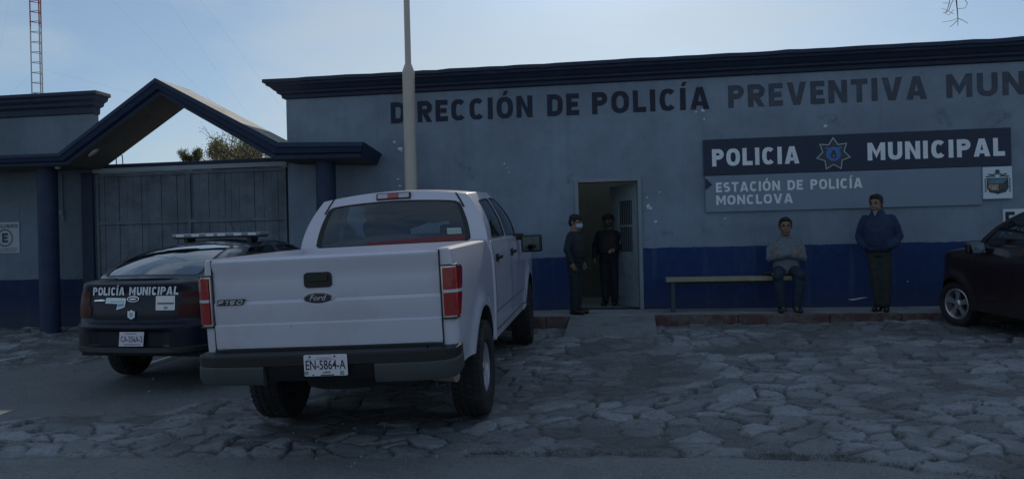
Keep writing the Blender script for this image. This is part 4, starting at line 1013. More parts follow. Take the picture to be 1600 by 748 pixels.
        mb=MB(); mb.box(*sorted((sd*.892,sd*.992)),-1.095,-.94,.920,.932); mb.build('lamp_edge',M_black,L); mb=MB(); mb.box(*sorted((sd*.892,sd*.992)),-1.095,-.94,1.308,1.317); mb.build('lamp_edge',M_black,L)
    lamp(1); lamp(-1)
    # bumper
    def bumppath(off): return [(0,-1.30+off),(.5,-1.295+off),(.80,-1.275+off),(.93,-1.225+off),(.985,-1.15+off),(.995,-1.02+off*.3),(.985,-.90)]
    def bsweep(mb,prof,x0,mi=0,o=0,sides=(1,-1)):
        P=bumppath(0); dense=[]
        for a,b in zip(P[:-1],P[1:]):
            for k in range(6): dense.append((a[0]+(b[0]-a[0])*k/6,a[1]+(b[1]-a[1])*k/6))
        dense.append(P[-1]); dense=[p for p in dense if p[0]>=x0]
        for sd in sides:
            vs=[];n=len(prof)
            for i,p in enumerate(dense):
                q=dense[min(i+1,len(dense)-1)];r=dense[max(i-1,0)];t=Vector((q[0]-r[0],q[1]-r[1])).normalized(); nn=Vector((t.y,-t.x))
                for (e,z) in prof: vs.append((sd*(p[0]+nn.x*e),p[1]+nn.y*e,z))
            mb.add(vs,[(i*n+j,(i+1)*n+j,(i+1)*n+(j+1)%n,i*n+(j+1)%n) for i in range(len(dense)-1) for j in range(n)]+[tuple(range(n)),tuple((len(dense)-1)*n+j for j in range(n))],mi)
    mb=MB(); bsweep(mb,[(-.20,.735),(-.01,.733),(.0,.72),(.0,.655),(-.03,.648),(-.045,.555),(-.06,.53),(-.2,.53)],0); 
    mb.box(-.98,.98,-1.10,-.95,.60,.725)
    BP=mb.build('bumper',M_bump,T,smooth=True,weld=True,angle=35)
    for sd in (1,-1):
        mb=MB(); bsweep(mb,[(-.04,.655),(-.005,.652),(.004,.64),(.004,.545),(-.015,.515),(-.05,.51)],.36,sides=(sd,)); mb.build('bumper_pad',M_pad,BP,smooth=True,angle=35)
    mb=MB(); stand(mb,rr(.162,.077,.01),.005,-1.288,.590,.004,0); LP=mb.build('licence_plate',[M_plate,M_plate],BP,bevel=.002)
    mb=MB(); put_text(mb,'EN-5864-A',-.143,-1.2925,0.560,.297,.067,0,bold=.008,ext=.0012)
    for x in (-.11,.075): stand(mb,el(.008,.006,10),x,-1.293,0.653,.003,0)
    stand(mb,el(.006,.005,10),-.09,-1.293,0.523,.003,0)
    put_text(mb,'COAHUILA',-.06,-1.2925,0.638,.11,.012,1,bold=.0,ext=.001)
    mb.box(-.13,.07,-1.2938,-1.2915,.632,.635,1); put_text(mb,'CARGA',-.02,-1.2925,0.533,.06,.014,0,bold=.02,ext=.001); mb.box(-.035,.065,-1.2945,-1.293,.517,.524,0)
    mb.box(-.155,-.125,-1.2925,-1.2915,.523,.550,2); mb.box(.11,.14,-1.2925,-1.2915,.518,.548,2); mb.build('plate_lettering',[M_ink,mat('plate_grey_ink',(.3,.28,.32),.5),M_grn],LP)
    # white valance behind the wheel is part of the bed shell; exhaust, axle, spare, frame
    mb=MB(); mb.tube([(.20,-.55,.50),(.45,-.70,.48),(.62,-.80,.47),(.93,-.92,.465)],.042,14); mb.build('exhaust_pipe',mat('rusty_pipe',(.30,.26,.22),.6,metal=.3,var=.3,vscale=10),T,smooth=True)
    mb=MB(); mb.tube([(-.8,0,.40),(.8,0,.40)],.05,12); mb.ell((0,0,.40),(.16,.17,.16)); mb.box(-.50,-.42,-.98,4.2,.50,.62); mb.box(.42,.50,-.98,4.2,.50,.62); mb.box(-.95,.95,.7,3.3,.46,.56); mb.box(-.45,.45,-.9,-.6,.50,.60)
    mb.box(-.4,.4,3.2,4.4,.3,.8); mb.box(-.8,.8,-.95,.65,.70,.85)
    liner(mb,1.0,0,zc,Ra,.60); liner(mb,1.0,3.68,zc,Ra,.60); mb.build('undercarriage',M_dark,T,recalc=False)
    mb=MB(); Ms=Matrix.Translation((0,-.55,.50))@Matrix.Rotation(PI/2,4,'Y'); mb.lathe([(.2,-.1),(.36,-.11),(.385,-.05),(.385,.05),(.36,.11),(.2,.1)],36,Ms,close=True); mb.build('spare_tyre',M_tyre,T,smooth=True)
    for (x,y,sd) in ((.885,0,1),(-.865,0,-1),(.885,3.68,1),(-.865,3.68,-1)): wheel(T,x,y,R,.265,.222,5,sd,dz=-.04-sd*.01,steer=rad(3) if y>1 else 0,rimm=M_rim)
    # seams, handles, mirrors, mouldings
    for sq in (1,-1):
      mb=MB(); cab.seam(mb,[(.80,1.40),(.80,.92),(.86,.60),(.86,.55)],side=(sq,)); cab.seam(mb,[(1.98,1.40),(1.98,.55)],side=(sq,)); cab.seam(mb,[(3.15,1.39),(3.17,.55)],side=(sq,)); cab.seam(mb,[(.86,.55),(3.17,.55)],side=(sq,)); cab.seam(mb,[(.80,.735),(3.1,.735)],side=(sq,),w=.004); mb.build('panel_gap',M_black,T,recalc=False)
    for (y) in (.99,2.13):
        for sd in (1,-1):
            mb=MB(); x=cab.surf(y,1.24)[0]*sd
            mb.box(*sorted((x-sd*.004,x+sd*.006)),y-.085,y+.085,1.205,1.285); mb.box(*sorted((x+sd*.006,x+sd*.045)),y-.10,y+.10,1.235,1.268); mb.build('door_handle',M_black,T,bevel=.012,seg=2)
    for sd in (1,-1):
        mb=MB(); mb.box(*sorted((sd*.93,sd*1.07)),2.70,2.80,1.36,1.44); mb.prism([(1.04*sd,2.66),(1.28*sd,2.64),(1.30*sd,2.70),(1.25*sd,2.80),(1.06*sd,2.80)],1.21,1.415)
        MR=mb.build('mirror',M_black,T,bevel=.02,seg=3)
        mb=MB(); mb.add([(sd*1.065,2.655,1.23),(sd*1.265,2.635,1.23),(sd*1.265,2.635,1.395),(sd*1.065,2.655,1.395)],[(0,1,2,3)]); mb.build('mirror_glass',mat('mirror_glass',(.10,.12,.12),.05,metal=1,var=.02),MR,recalc=False)
    # front end, barely seen
    mb=MB(); mb.box(-.95,.95,4.55,4.70,.50,.72); mb.build('front_bumper',M_chrome,T,bevel=.04)
    mb=MB(); mb.box(-.62,.62,4.56,4.66,.80,1.12); mb.build('grille',M_chrome,T,bevel=.03)
    for sd in (1,-1):
        mb=MB(); mb.box(*sorted((sd*.66,sd*.96)),4.42,4.62,.86,1.12); mb.build('headlight',M_clear,T,bevel=.05)
    for o in T.children_recursive:
        n=o.name.split('.')[0]
        if n=='licence_plate': o.location=(.055,-.016,.062)
        if n in ('tailgate_handle','oval_badge','lock_cylinder'): o.location=(-.04,0,.012)
        if n=='model_badge': o.location=(-.035,0,.02)
    return T
pickup()

# ------------------------------------------------------------- POLICE CAR
def stand2(mb,poly,f,mi=0):
    n=len(poly); mb.add([f(a,b) for a,b in poly],[tuple(range(n))],mi)
def sedan():
    T=thing('police_car',label='dark blue police car with roof light bar, parked left of the white pickup',cat='police car')
    place(T,-5.12,-4.10,rad(-5.0),2.49,.73); T.location.z+=.055
    Ra=.345;zc=.30;R=.30
    sh=lambda y: ip(y,[-.95,-.6,-.3,1.9,2.3,3.0,3.3],[1.075,1.10,1.09,1.03,1.0,.88,.72])
    side=lambda z,y: .04*max(0,(z-.75)/.3)**2+.04*max(0,(.5-z)/.3)**2
    def rear(z,x):
        # bumper shelf at z .66, boot face leaning in above
        a=.10*sm(.635,.70,z)+.05*sm(.72,1.08,z)
        a-= .02*sm(.98,1.07,z)
        pl=.05*sm(.40,.44,z)*sm(.62,.58,z)*sm(.52,.44,abs(x))
        a+=pl+.05*sm(.36,.28,z); return a
    S=Shell(-.95,3.35,.855,.42,.45,lambda x,y:.36,sh,side,rear,lambda z,x:.06*max(0,(z-.55)/.3),[0,2.49],Ra,zc,rows=44,p=2.6,flare=.018,bow0=.05,bow1=.1,taper=lambda y:1-.05*sm(.1,-.9,y)-.04*sm(2.6,3.3,y))
    ins=lambda a,dz:(lambda x,y,nx,ny,sz,s:(lambda p:(p[0]*(1-a) ,p[1]-ny*a*.35,sz+dz(y)))(s.pt(x,y,nx,ny,sz)))
    S.build('body',[M_pol,M_int],T,[ins(.03,lambda y:.012),ins(.12,lambda y:.022),ins(.3,lambda y:.035),ins(.6,lambda y:.05 if y>2.1 or y<-.5 else .03),ins(1.0,lambda y:.055 if y>2.1 or y<-.5 else .03)],
        matf=lambda c,r:1 if (r>S.rows+2 and -.3<c[1]<1.95) else 0)
    fr=MB();gr=MB();gs=MB();gw=MB();rb=MB();K=14
    mir=lambda P:[Vector((-p.x,p.y,p.z)) for p in P]
    V=Vector
    bR=V((.70,-.52,1.115));tR=V((.545,.42,1.435));bB=V((.765,1.02,1.06));tB=V((.575,1.0,1.465));bF=V((.73,2.12,1.02));tF=V((.545,1.42,1.44))
    eR=edge(bR,tR,(.035,-.05,.055),K);eB=edge(bB,tB,(.03,0,0),K);eF=edge(bF,tF,(.04,.03,.02),K)
    b1=edge(bR,bB,(.02,0,0),K);b2=edge(bB,bF,(.01,0,0),K);t1=edge(tR,tB,(0,0,.012),K);t2=edge(tB,tF,(0,0,.012),K)
    rt=edge(V((-tR.x,tR.y,tR.z)),tR,(0,-.05,.045),K);rbm=edge(V((-bR.x,bR.y,bR.z)),bR,(0,-.16,.015),K)
    rear_=Coons(rbm,rt,mir(eR),eR,(0,-.02,.02)); rear_.window(fr,gr,rpoly(.06,.94,.05,.93,.05),K,rub=rb,outn=(0,-1,1))
    for sd in (1,-1):
        q=(lambda P:P) if sd==1 else mir; gs=MB(); gs2=MB()
        Coons(q(b1),q(t1),q(eR),q(eB),(sd*.01,0,0)).window(fr,gs,rpoly(0,0,0,0,.05,pts=[(.36,.07),(.96,.07),(.96,.86),(.30,.80)]),K,rub=rb,outn=(sd,0,0))
        Coons(q(b2),q(t2),q(eB),q(eF),(sd*.01,0,0)).window(fr,gs2,rpoly(0,0,0,0,.05,pts=[(.04,.07),(.90,.07),(.86,.86),(.04,.86)]),K,rub=rb,outn=(sd,0,0))
        gs.build('side_window',M_glassd,T,smooth=True); gs2.build('side_window',M_glassd,T,smooth=True)
    ft=edge(V((-tF.x,tF.y,tF.z)),tF,(0,.05,.04),K);fb=edge(V((-bF.x,bF.y,bF.z)),bF,(0,.14,.02),K)
    Coons(fb,ft,mir(eF),eF,(0,.03,.02)).window(fr,gw,rpoly(.05,.95,.03,.93,.04),K,rub=rb,outn=(0,1,1))
    rm_=edge(V((-tB.x,tB.y,tB.z)),tB,(0,0,.045),K)
    Coons(rt,rm_,mir(t1),t1).grid(fr,K,K);Coons(rm_,ft,mir(t2),t2).grid(fr,K,K)
    fr.build('roof',mat('police_roof_paint',(.045,.055,.075),.25,coat=1,var=.1),T,smooth=True,weld=True,angle=50,bevel=.02,seg=3)
    rb.build('window_seal',M_black,T,recalc=False)
    gr.build('rear_window',glass('sedan_rear_glass',(.14,.18,.21),.26),T,smooth=True);gw.build('windshield',M_glass,T,smooth=True)
    for x in (-.36,.36): mb=MB(); mb.box(x-.22,x+.22,.95,1.1,.8,1.22); mb.box(x-.1,x+.1,.97,1.05,1.205,1.36); mb.build('seat',M_seat,T,bevel=.04)
    mb=MB(); mb.box(-.6,.6,.15,.3,.8,1.2); mb.build('rear_bench',M_seat,T,bevel=.04)
    # light bar
    mb=MB(); mb.box(-.60,.60,.68,.90,1.525,1.555,0); 
    for x in (-.45,.45): mb.box(x-.03,x+.03,.71,.87,1.45,1.53,0)
    LB=mb.build('light_bar',M_black,T,bevel=.006)
    M_lbg=mat('light_bar_lens',(.20,.23,.25),.15,coat=1,var=.1); M_led=mat('light_bar_led',(.70,.72,.75),.3)
    mb=MB(); mb.box(-.625,.625,.67,.91,1.540,1.590); mb.build('lens_cover',M_lbg,LB,bevel=.018,seg=3)
    for x in (-.50,-.28,-.07,.09,.32,.52):
        mb=MB(); mb.box(x-.055,x+.055,.664,.669,1.552,1.582); mb.build('led_module',M_led,LB)
    mb=MB(); mb.box(-.62,.62,.6675,.6685,1.546,1.549); mb.build('lens_rib',M_dark,LB)
    mb=MB(); mb.tube([(-.02,1.25,1.46),(-.20,1.3,1.74)],.006,6); mb.build('whip_antenna',M_black,T)
    # tail lights: dark red wrap-around
    def rearpt(x,z,e=.006):
        """point on the boot / bumper surface for given x,z"""
        full,N=S.norm(); best=None
        H=S.half; cand=[]
        for k in range(0,28):
            (hx,hy),(nx,ny)=full[k],N[k]; p=S.pt(hx,hy,nx,ny,z,e); cand.append(p)
        ax=abs(x)
        for a,b in zip(cand[:-1],cand[1:]):
            if a[0]<=ax<=b[0]:
                t=(ax-a[0])/max(1e-9,b[0]-a[0]); return (x,a[1]+(b[1]-a[1])*t,z)
        return (x,cand[-1][1],z)
    def spath(u,z,e):  # u: 0..1 from x=.50 on the rear, around the corner to the side
        full,N=S.norm(); ks=[k for k in range(10,36)]; P=[S.pt(*full[k],*N[k],z,e) for k in ks]; P=[p for p in P if p[0]>=.535]; q=u*(len(P)-1); i=min(int(q),len(P)-2); w=q-i
        return tuple(P[i][j]*(1-w)+P[i+1][j]*w for j in range(3))
    for sd in (1,-1):
        mb=MB(); vs=[]; nu,nv=14,8
        for j in range(nv+1):
            z=.74+(.26)*j/nv
            for i in range(nu+1):
                u=(.02+.10*math.sin(PI*j/nv))*0+(.0+i/nu*(.80+.15*j/nv)); p=spath(u,z,.008); vs.append((sd*p[0],p[1],p[2]))
        def mi_(j): return 1 if j in(4,5) else 0
        for j in range(nv): mb.add([vs[(j+a)*(nu+1)+i] for a in (0,1) for i in range(nu+1)],[(i,i+1,nu+1+i+1,nu+1+i) for i in range(nu)],mi_(j))
        mb.build('taillight',[M_poll,mat('smoked_clear_lens',(.05,.018,.018),.4,spec=.25)],T,smooth=True,weld=True)
    def onrear(mb,poly,mi,e): mb.add([rearpt(a,b,e) for a,b in poly],[tuple(range(len(poly)))],mi)
    mb=MB(); put_text(mb,'POLICÍA MUNICIPAL',-.535,0,.965,1.06,.088,0,t=.23,gap=.13,ext=.001,shear=.22,warp=lambda p:rearpt(p[0],p[2]+(p[0]*.0),.007)); mb.build('lettering',mat('reflective_white',(.88,.89,.93),.4,var=.03),T,recalc=False)
    mb=MB(); el=lambda a,b,n=28:[(a*math.cos(2*PI*k/n),b*math.sin(2*PI*k/n)) for k in range(n)]
    onrear(mb,[(a,.925+b) for a,b in el(.075,.030)],0,.010); onrear(mb,[(a,.925+b) for a,b in el(.066,.023)],1,.013); onrear(mb,[(a,.925+b) for a,b in el(.045,.006,12)],0,.015); mb.build('oval_badge',[M_chrome,M_ink],T,recalc=False)
    mb=MB(); onrear(mb,[(-.51,.902),(-.37,.905),(-.35,.915),(-.40,.922),(-.50,.915)],0,.008); mb.build('name_badge',M_chrome,T,recalc=False)
    mb=MB(); onrear(mb,[(-.35,.88),(-.19,.875),(-.20,.81),(-.095,.84),(-.085,.925),(-.10,.935),(-.33,.94),(-.345,.935)],0,.008); onrear(mb,[(-.28,.895),(-.11,.895),(-.11,.903),(-.28,.903)],1,.010); onrear(mb,[(-.19,.84),(-.11,.85),(-.11,.88),(-.18,.875)],1,.010); mb.build('pale_sticker',[mat('sticker_pale',(.80,.85,.87),.5,var=.12,vscale=12),mat('sticker_blue_print',(.25,.42,.58),.5)],T,recalc=False)
    mb=MB(); onrear(mb,[(.285,.805),(.50,.805),(.505,.815),(.495,.955),(.28,.955),(.275,.945)],0,.008)
    x=.30
    while x<.48: onrear(mb,[(x,.868),(x+.011,.868),(x+.011,.885),(x,.885)],1,.0095); x+=.016
    onrear(mb,[(.40+.022*math.cos(2*PI*k/10),.832+.014*math.sin(2*PI*k/10)) for k in range(10)],2,.0095)
    mb.build('square_sticker',[mat('sticker_cream',(.85,.76,.74),.5,var=.05),M_ink,mat('sticker_blue',(.15,.25,.5),.5)],T,recalc=False)
    mb=MB(); onrear(mb,[(-.045,.80),(-.02,.80),(-.0,.815),(.02,.80),(.045,.80),(.045,.735),(0,.712),(-.045,.735)],0,.02); onrear(mb,[(-.02,.785),(.02,.785),(.02,.745),(0,.735),(-.02,.745)],1,.022); mb.build('shield_emblem',[mat('emblem_pale',(.82,.86,.88),.5),mat('emblem_grey',(.42,.46,.5),.5)],T,recalc=False)
    # licence plate
    mb=MB(); P=lambda a,b:(a-.0,rearpt(0,.50,.03)[1]-.005,b)
    mb.add([P(-.115,.435),P(.185,.437),P(.205,.590),P(-.095,.588)],[(0,1,2,3)]); LP=mb.build('licence_plate',M_plate,T,recalc=False)
    mb=MB(); yy=P(0,.5)[1]-.002; put_text(mb,'CA-256A-2',-.085,yy,.482,.265,.062,0,bold=.01,ext=.001); mb.box(-.03,.11,yy-.001,yy,.567,.574); mb.box(-.05,.15,yy-.001,yy,.452,.460); mb.build('plate_lettering',mat('plate_purple_ink',(.22,.15,.24),.5),LP)
    # boot joint and bumper joint
    mb=MB()
    def line(pts,w=.004):
        D=[]
        for a,b in zip(pts[:-1],pts[1:]):
            m=max(1,int(math.hypot(b[0]-a[0],b[1]-a[1])/.04)); D+=[(a[0]+(b[0]-a[0])*k/m,a[1]+(b[1]-a[1])*k/m) for k in range(m)]
        D.append(pts[-1]); vs=[]
        for i,(x,z) in enumerate(D):
            q=D[min(i+1,len(D)-1)];r=D[max(i-1,0)]; d=Vector((q[0]-r[0],q[1]-r[1])).normalized()
            for e in (-w,w): vs.append(rearpt(x-d.y*e,z+d.x*e,.003))
        mb.add(vs,[(2*i,2*i+1,2*i+3,2*i+2) for i in range(len(D)-1)])
    line([(-.52,1.06),(-.54,.90),(-.50,.74),(-.44,.705),(.44,.705),(.50,.74),(.54,.90),(.52,1.06)])
    mb.build('boot_gap',M_black,T,recalc=False)
    for sq in (1,-1):
        mb=MB(); S.seam(mb,[(-.05,1.04),(.36,.85),(.42,.55),(.45,.34)],side=(sq,)); S.seam(mb,[(1.05,1.03),(1.05,.34)],side=(sq,)); S.seam(mb,[(2.0,1.0),(2.05,.5)],side=(sq,)); mb.build('panel_gap',M_black,T,recalc=False)
    mb=MB(); vs=[]
    full,N=S.norm()
    for sd in (1,-1):
        vs=[]
        for k in range(0,30):
            for z,e in ((.365,-.03),(.375,.014),(.42,.012),(.43,.002)): p=S.pt(*full[k],*N[k],z,e); vs.append((sd*p[0],p[1],p[2]))
        mb.add(vs,[(4*i+j,4*i+j+1,4*i+5+j,4*i+4+j) for i in range(29) for j in range(3)])
    mb.build('lower_bumper',M_bump,T,smooth=True)
    mb=MB(); mb.box(-.75,.75,-.75,3.1,.30,.38); liner(mb,.82,0,zc,Ra,.52); liner(mb,.82,2.49,zc,Ra,.52); mb.build('undercarriage',M_dark,T,recalc=False)
    for sd in (1,-1):
        mb=MB(); mb.box(*sorted((sd*.78,sd*.98)),1.82,1.95,1.02,1.15); mb.build('mirror',M_pol,T,bevel=.03,seg=3)
        for y in (.55,1.55):
            mb=MB(); x=S.surf(y,.93)[0]; mb.box(*sorted((sd*(x-.003),sd*(x+.03))),y-.09,y+.09,.92,.945); mb.build('door_handle',M_pol,T,bevel=.008)
        mb=MB(); mb.box(*sorted((sd*.5,sd*.78)),3.0,3.2,.62,.76); mb.build('headlight',M_clear,T,bevel=.04)
    for (x,y,sd) in ((.735,0,1),(-.735,0,-1),(.735,2.49,1),(-.735,2.49,-1)): wheel(T,x,y,R,.19,.19,7,sd,dz=-.055)
sedan()

# ------------------------------------------------------------- MAROON CAR ON THE RIGHT
def hatch():
    T=thing('parked_car',label='dark maroon compact car nosed up to the sidewalk at the right edge',cat='car')
    place(T,5.66,-4.03,rad(11.2),2.6,.76)
    Ra=.34;zc=.285;R=.287; G=glass('smoky_glass',(.45,.52,.52),.10)
    sh=lambda y: ip(y,[-.85,0,2.0,2.35,2.7,3.05,3.36],[1.12,1.10,1.05,1.02,.97,.88,.78])
    side=lambda z,y: .05*max(0,(z-.8)/.3)**2+.03*max(0,(.5-z)/.3)**2
    S=Shell(-.80,3.28,.88,.35,.62,lambda x,y:.25,sh,side,lambda z,x:.08*sm(.7,1.1,z),lambda z,x:.03*max(0,(z-.6)/.3),[0,2.6],Ra,zc,rows=16,p=2.3,flare=.03,bow0=.05,bow1=.16,taper=lambda y:1-.05*sm(2.6,3.4,y))
    ins=lambda a,dz:(lambda x,y,nx,ny,sz,s:(lambda p:(p[0]*(1-a) ,p[1]-ny*a*.35,sz+dz(y)))(s.pt(x,y,nx,ny,sz)))
    S.build('body',[M_suv,M_int],T,[ins(.03,lambda y:.015),ins(.12,lambda y:.03),ins(.3,lambda y:.045),ins(.6,lambda y:.055 if y>2.2 else .03),ins(1.0,lambda y:.06 if y>2.2 else .03)],matf=lambda c,r:1 if (r>S.rows+2 and c[1]<2.1) else 0)
    fr=MB();gr=MB();gs=MB();gw=MB();rb=MB();K=14
    mir=lambda P:[Vector((-p.x,p.y,p.z)) for p in P]; V=Vector
    bR=V((.76,-.72,1.12));tR=V((.60,-.45,1.50));bB=V((.81,1.05,1.08));tB=V((.64,.95,1.56));bF=V((.77,2.28,1.05));tF=V((.60,1.50,1.53))
    eR=edge(bR,tR,(.03,-.02,.03),K);eB=edge(bB,tB,(.03,0,0),K);eF=edge(bF,tF,(.04,.05,.03),K)
    b1=edge(bR,bB,(.02,0,0),K);b2=edge(bB,bF,(.01,0,0),K);t1=edge(tR,tB,(0,0,.012),K);t2=edge(tB,tF,(0,0,.02),K)
    rt=edge(V((-tR.x,tR.y,tR.z)),tR,(0,-.05,.045),K);rbm=edge(V((-bR.x,bR.y,bR.z)),bR,(0,-.1,.015),K)
    Coons(rbm,rt,mir(eR),eR,(0,-.02,.02)).window(fr,gr,rpoly(.08,.92,.08,.9,.05),K,rub=rb,outn=(0,-1,1))
    for sd in (1,-1):
        q=(lambda P:P) if sd==1 else mir; gs=MB(); gs2=MB()
        Coons(q(b1),q(t1),q(eR),q(eB),(sd*.01,0,0)).window(fr,gs,rpoly(0,0,0,0,.05,pts=[(.12,.07),(.96,.07),(.96,.86),(.16,.80)]),K,rub=rb,outn=(sd,0,0))
        Coons(q(b2),q(t2),q(eB),q(eF),(sd*.01,0,0)).window(fr,gs2,rpoly(0,0,0,0,.05,pts=[(.04,.06),(.90,.06),(.87,.88),(.04,.88)]),K,rub=rb,outn=(sd,0,0))
        gs.build('side_window',G,T,smooth=True); gs2.build('side_window',G,T,smooth=True)
    ft=edge(V((-tF.x,tF.y,tF.z)),tF,(0,.05,.04),K);fb=edge(V((-bF.x,bF.y,bF.z)),bF,(0,.14,.02),K)
    Coons(fb,ft,mir(eF),eF,(0,.03,.02)).window(fr,gw,rpoly(.05,.95,.03,.93,.04),K,rub=rb,outn=(0,1,1))
    rm_=edge(V((-tB.x,tB.y,tB.z)),tB,(0,0,.045),K)
    Coons(rt,rm_,mir(t1),t1).grid(fr,K,K);Coons(rm_,ft,mir(t2),t2).grid(fr,K,K)
    fr.build('roof',M_suv,T,smooth=True,weld=True,angle=50,bevel=.02,seg=3); rb.build('window_seal',M_black,T,recalc=False)
    gr.build('rear_window',G,T,smooth=True);gw.build('windshield',G,T,smooth=True)
    for x in (-.36,.36): mb=MB(); mb.box(x-.23,x+.23,.95,1.1,.8,1.28); mb.box(x-.12,x+.12,.97,1.06,1.265,1.44); mb.build('seat',M_seat,T,bevel=.04)
    mb=MB(); mb.box(-.6,.6,-.1,.05,.8,1.25); mb.build('rear_bench',M_seat,T,bevel=.04)
    mb=MB(); mb.box(-.8,.8,2.0,2.3,.9,1.10); mb.build('dashboard',M_seat,T,bevel=.04)
    for sq in (1,-1): mb=MB(); S.seam(mb,[(-.1,1.05),(.1,.8),(.42,.6),(.45,.3)],side=(sq,)); S.seam(mb,[(1.02,1.05),(1.02,.30)],side=(sq,)); S.seam(mb,[(2.13,1.03),(2.16,.75),(2.12,.32)],side=(sq,)); mb.build('panel_gap',M_black,T,recalc=False)
    for sd in (1,-1):
        mb=MB(); mb.box(*sorted((sd*.84,sd*.90)),2.02,2.08,1.01,1.07); mb.prism([(.90*sd,1.95),(1.10*sd,1.93),(1.11*sd,1.99),(1.05*sd,2.08),(.90*sd,2.08)],.99,1.13)
        MR=mb.build('mirror',M_suv,T,bevel=.025,seg=3)
        mb=MB(); mb.add([(sd*.905,1.895,1.0),(sd*1.09,1.865,1.005),(sd*1.095,1.905,1.115),(sd*.915,1.928,1.12)],[(0,1,2,3)]); mb.build('mirror_glass',mat('bright_mirror',(.75,.85,.9),.03,metal=1,var=.01),MR,recalc=False)
        for y in (.2,1.25):
            mb=MB(); x=S.surf(y,.98)[0]; mb.box(*sorted((sd*(x-.003),sd*(x+.03))),y-.09,y+.09,.965,.99); mb.build('door_handle',M_suv,T,bevel=.008)
        mb=MB(); mb.box(*sorted((sd*.42,sd*.62)),3.02,3.22,.70,.84); mb.build('headlight',M_clear,T,bevel=.05)
        mb=MB(); mb.box(*sorted((sd*.62,sd*.84)),-.78,-.6,.82,1.05); mb.build('taillight',M_red,T,bevel=.04)
    mb=MB(); mb.box(-.70,.70,-.7,2.75,.21,.30); liner(mb,.85,0,zc,Ra,.55); liner(mb,.85,2.6,zc,Ra,.55); mb.build('undercarriage',M_dark,T,recalc=False)
    mb=MB(); mb.box(-.3,.3,-.815,-.79,.45,.6); mb.build('licence_plate',M_plate,T)
    for (x,y,sd) in ((.77,0,1),(-.77,0,-1),(.77,2.6,1),(-.77,2.6,-1)): wheel(T,x,y,R,.20,.207,5,sd,steer=rad(9) if y>1 else 0,twin=True)
hatch()
# ================================================================= PEOPLE
M_skin=mat('skin',(.25,.145,.10),.55,var=.08,vscale=12); M_hair=mat('black_hair',(.010,.009,.009),.55,bump=.5,bscale=90)
M_eye=mat('eye_dark',(.01,.008,.008),.25); M_lip=mat('lips',(.20,.08,.065),.6)
M_jk=mat('navy_jacket',(.016,.030,.075),.8,var=.25,vscale=6,bump=.5,bscale=18)
M_tr=mat('dark_olive_trousers',(.030,.034,.030),.85,var=.2,vscale=6,bump=.5,bscale=15)
M_jean=mat('dark_jeans',(.020,.032,.055),.85,var=.25,vscale=6,bump=.5,bscale=15)
M_unif=mat('police_uniform',(.014,.020,.028),.85,var=.25,vscale=6,bump=.5,bscale=15)
M_shoe=mat('dark_shoes',(.014,.013,.012),.4); M_mask=mat('face_mask',(.38,.43,.52),.8,var=.05); M_maskd=mat('dark_face_mask',(.03,.035,.04),.8)
M_shirt=mat('pale_collar',(.19,.20,.23),.8)
def knit():
    m,N,L,P=new_mat('patterned_knit'); P.inputs['Roughness'].default_value=.95
    tc=N.new('ShaderNodeTexCoord'); sp=N.new('ShaderNodeSeparateXYZ'); L.new(tc.outputs['Object'],sp.inputs[0])
    w=N.new('ShaderNodeTexWave'); w.wave_type='BANDS'; w.bands_direction='Z'; w.inputs['Scale'].default_value=11; w.inputs['Distortion'].default_value=14; w.inputs['Detail'].default_value=4; w.inputs['Detail Scale'].default_value=6; L.new(tc.outputs['Object'],w.inputs['Vector'])
    ck=N.new('ShaderNodeTexChecker'); ck.inputs['Scale'].default_value=46; L.new(tc.outputs['Object'],ck.inputs['Vector'])
    mx=N.new('ShaderNodeMix'); mx.data_type='RGBA'; mx.inputs[6].default_value=(.09,.11,.13,1); mx.inputs[7].default_value=(.24,.265,.29,1)
    mm=N.new('ShaderNodeMath'); mm.operation='MULTIPLY'; L.new(w.outputs['Fac'],mm.inputs[0]); 
    ad=N.new('ShaderNodeMath'); ad.operation='ADD'; ad.inputs[1].default_value=.35; L.new(ck.outputs['Fac'],ad.inputs[0]); L.new(ad.outputs[0],mm.inputs[1]); L.new(mm.outputs[0],mx.inputs[0])
    L.new(mx.outputs[2],P.inputs['Base Color']); return m
M_knit=knit()
def limb(mb,pts,rs,n=14):
    mb.tube(pts,rs,n)
    for p,r in zip(pts,rs): mb.ell(p,(r,r,r),nu=12,nv=8)
def loft(mb,secs,n=20):
    """closed stack of ellipses: (cx,cy,z,rx,ry)"""
    vs=[]; 
    for (cx,cy,z,rx,ry) in secs:
        for k in range(n):
            a=2*PI*k/n; e=.85; c_,s_=math.cos(a),math.sin(a)
            vs.append((cx+rx*math.copysign(abs(c_)**e,c_),cy+ry*math.copysign(abs(s_)**e,s_),z))
    m=len(secs)
    fs=[(j*n+i,j*n+(i+1)%n,(j+1)*n+(i+1)%n,(j+1)*n+i) for j in range(m-1) for i in range(n)]+[tuple(range(n))[::-1],tuple((m-1)*n+i for i in range(n))]
    mb.add(vs,fs)
def fuse(mb,name,m,parent,vox=.012,smooth=8,disp=0):
    o=mb.build(name,m,parent,smooth=True)
    r=o.modifiers.new('remesh','REMESH'); r.mode='VOXEL'; r.voxel_size=vox; r.use_smooth_shade=True
    s=o.modifiers.new('smooth','SMOOTH'); s.factor=.5; s.iterations=smooth
    if disp:
        t=bpy.data.textures.new('folds','CLOUDS'); t.noise_scale=.09; t.noise_depth=2
        d=o.modifiers.new('folds','DISPLACE'); d.texture=t; d.strength=disp; d.mid_level=.5; d.texture_coords='LOCAL'
    return o
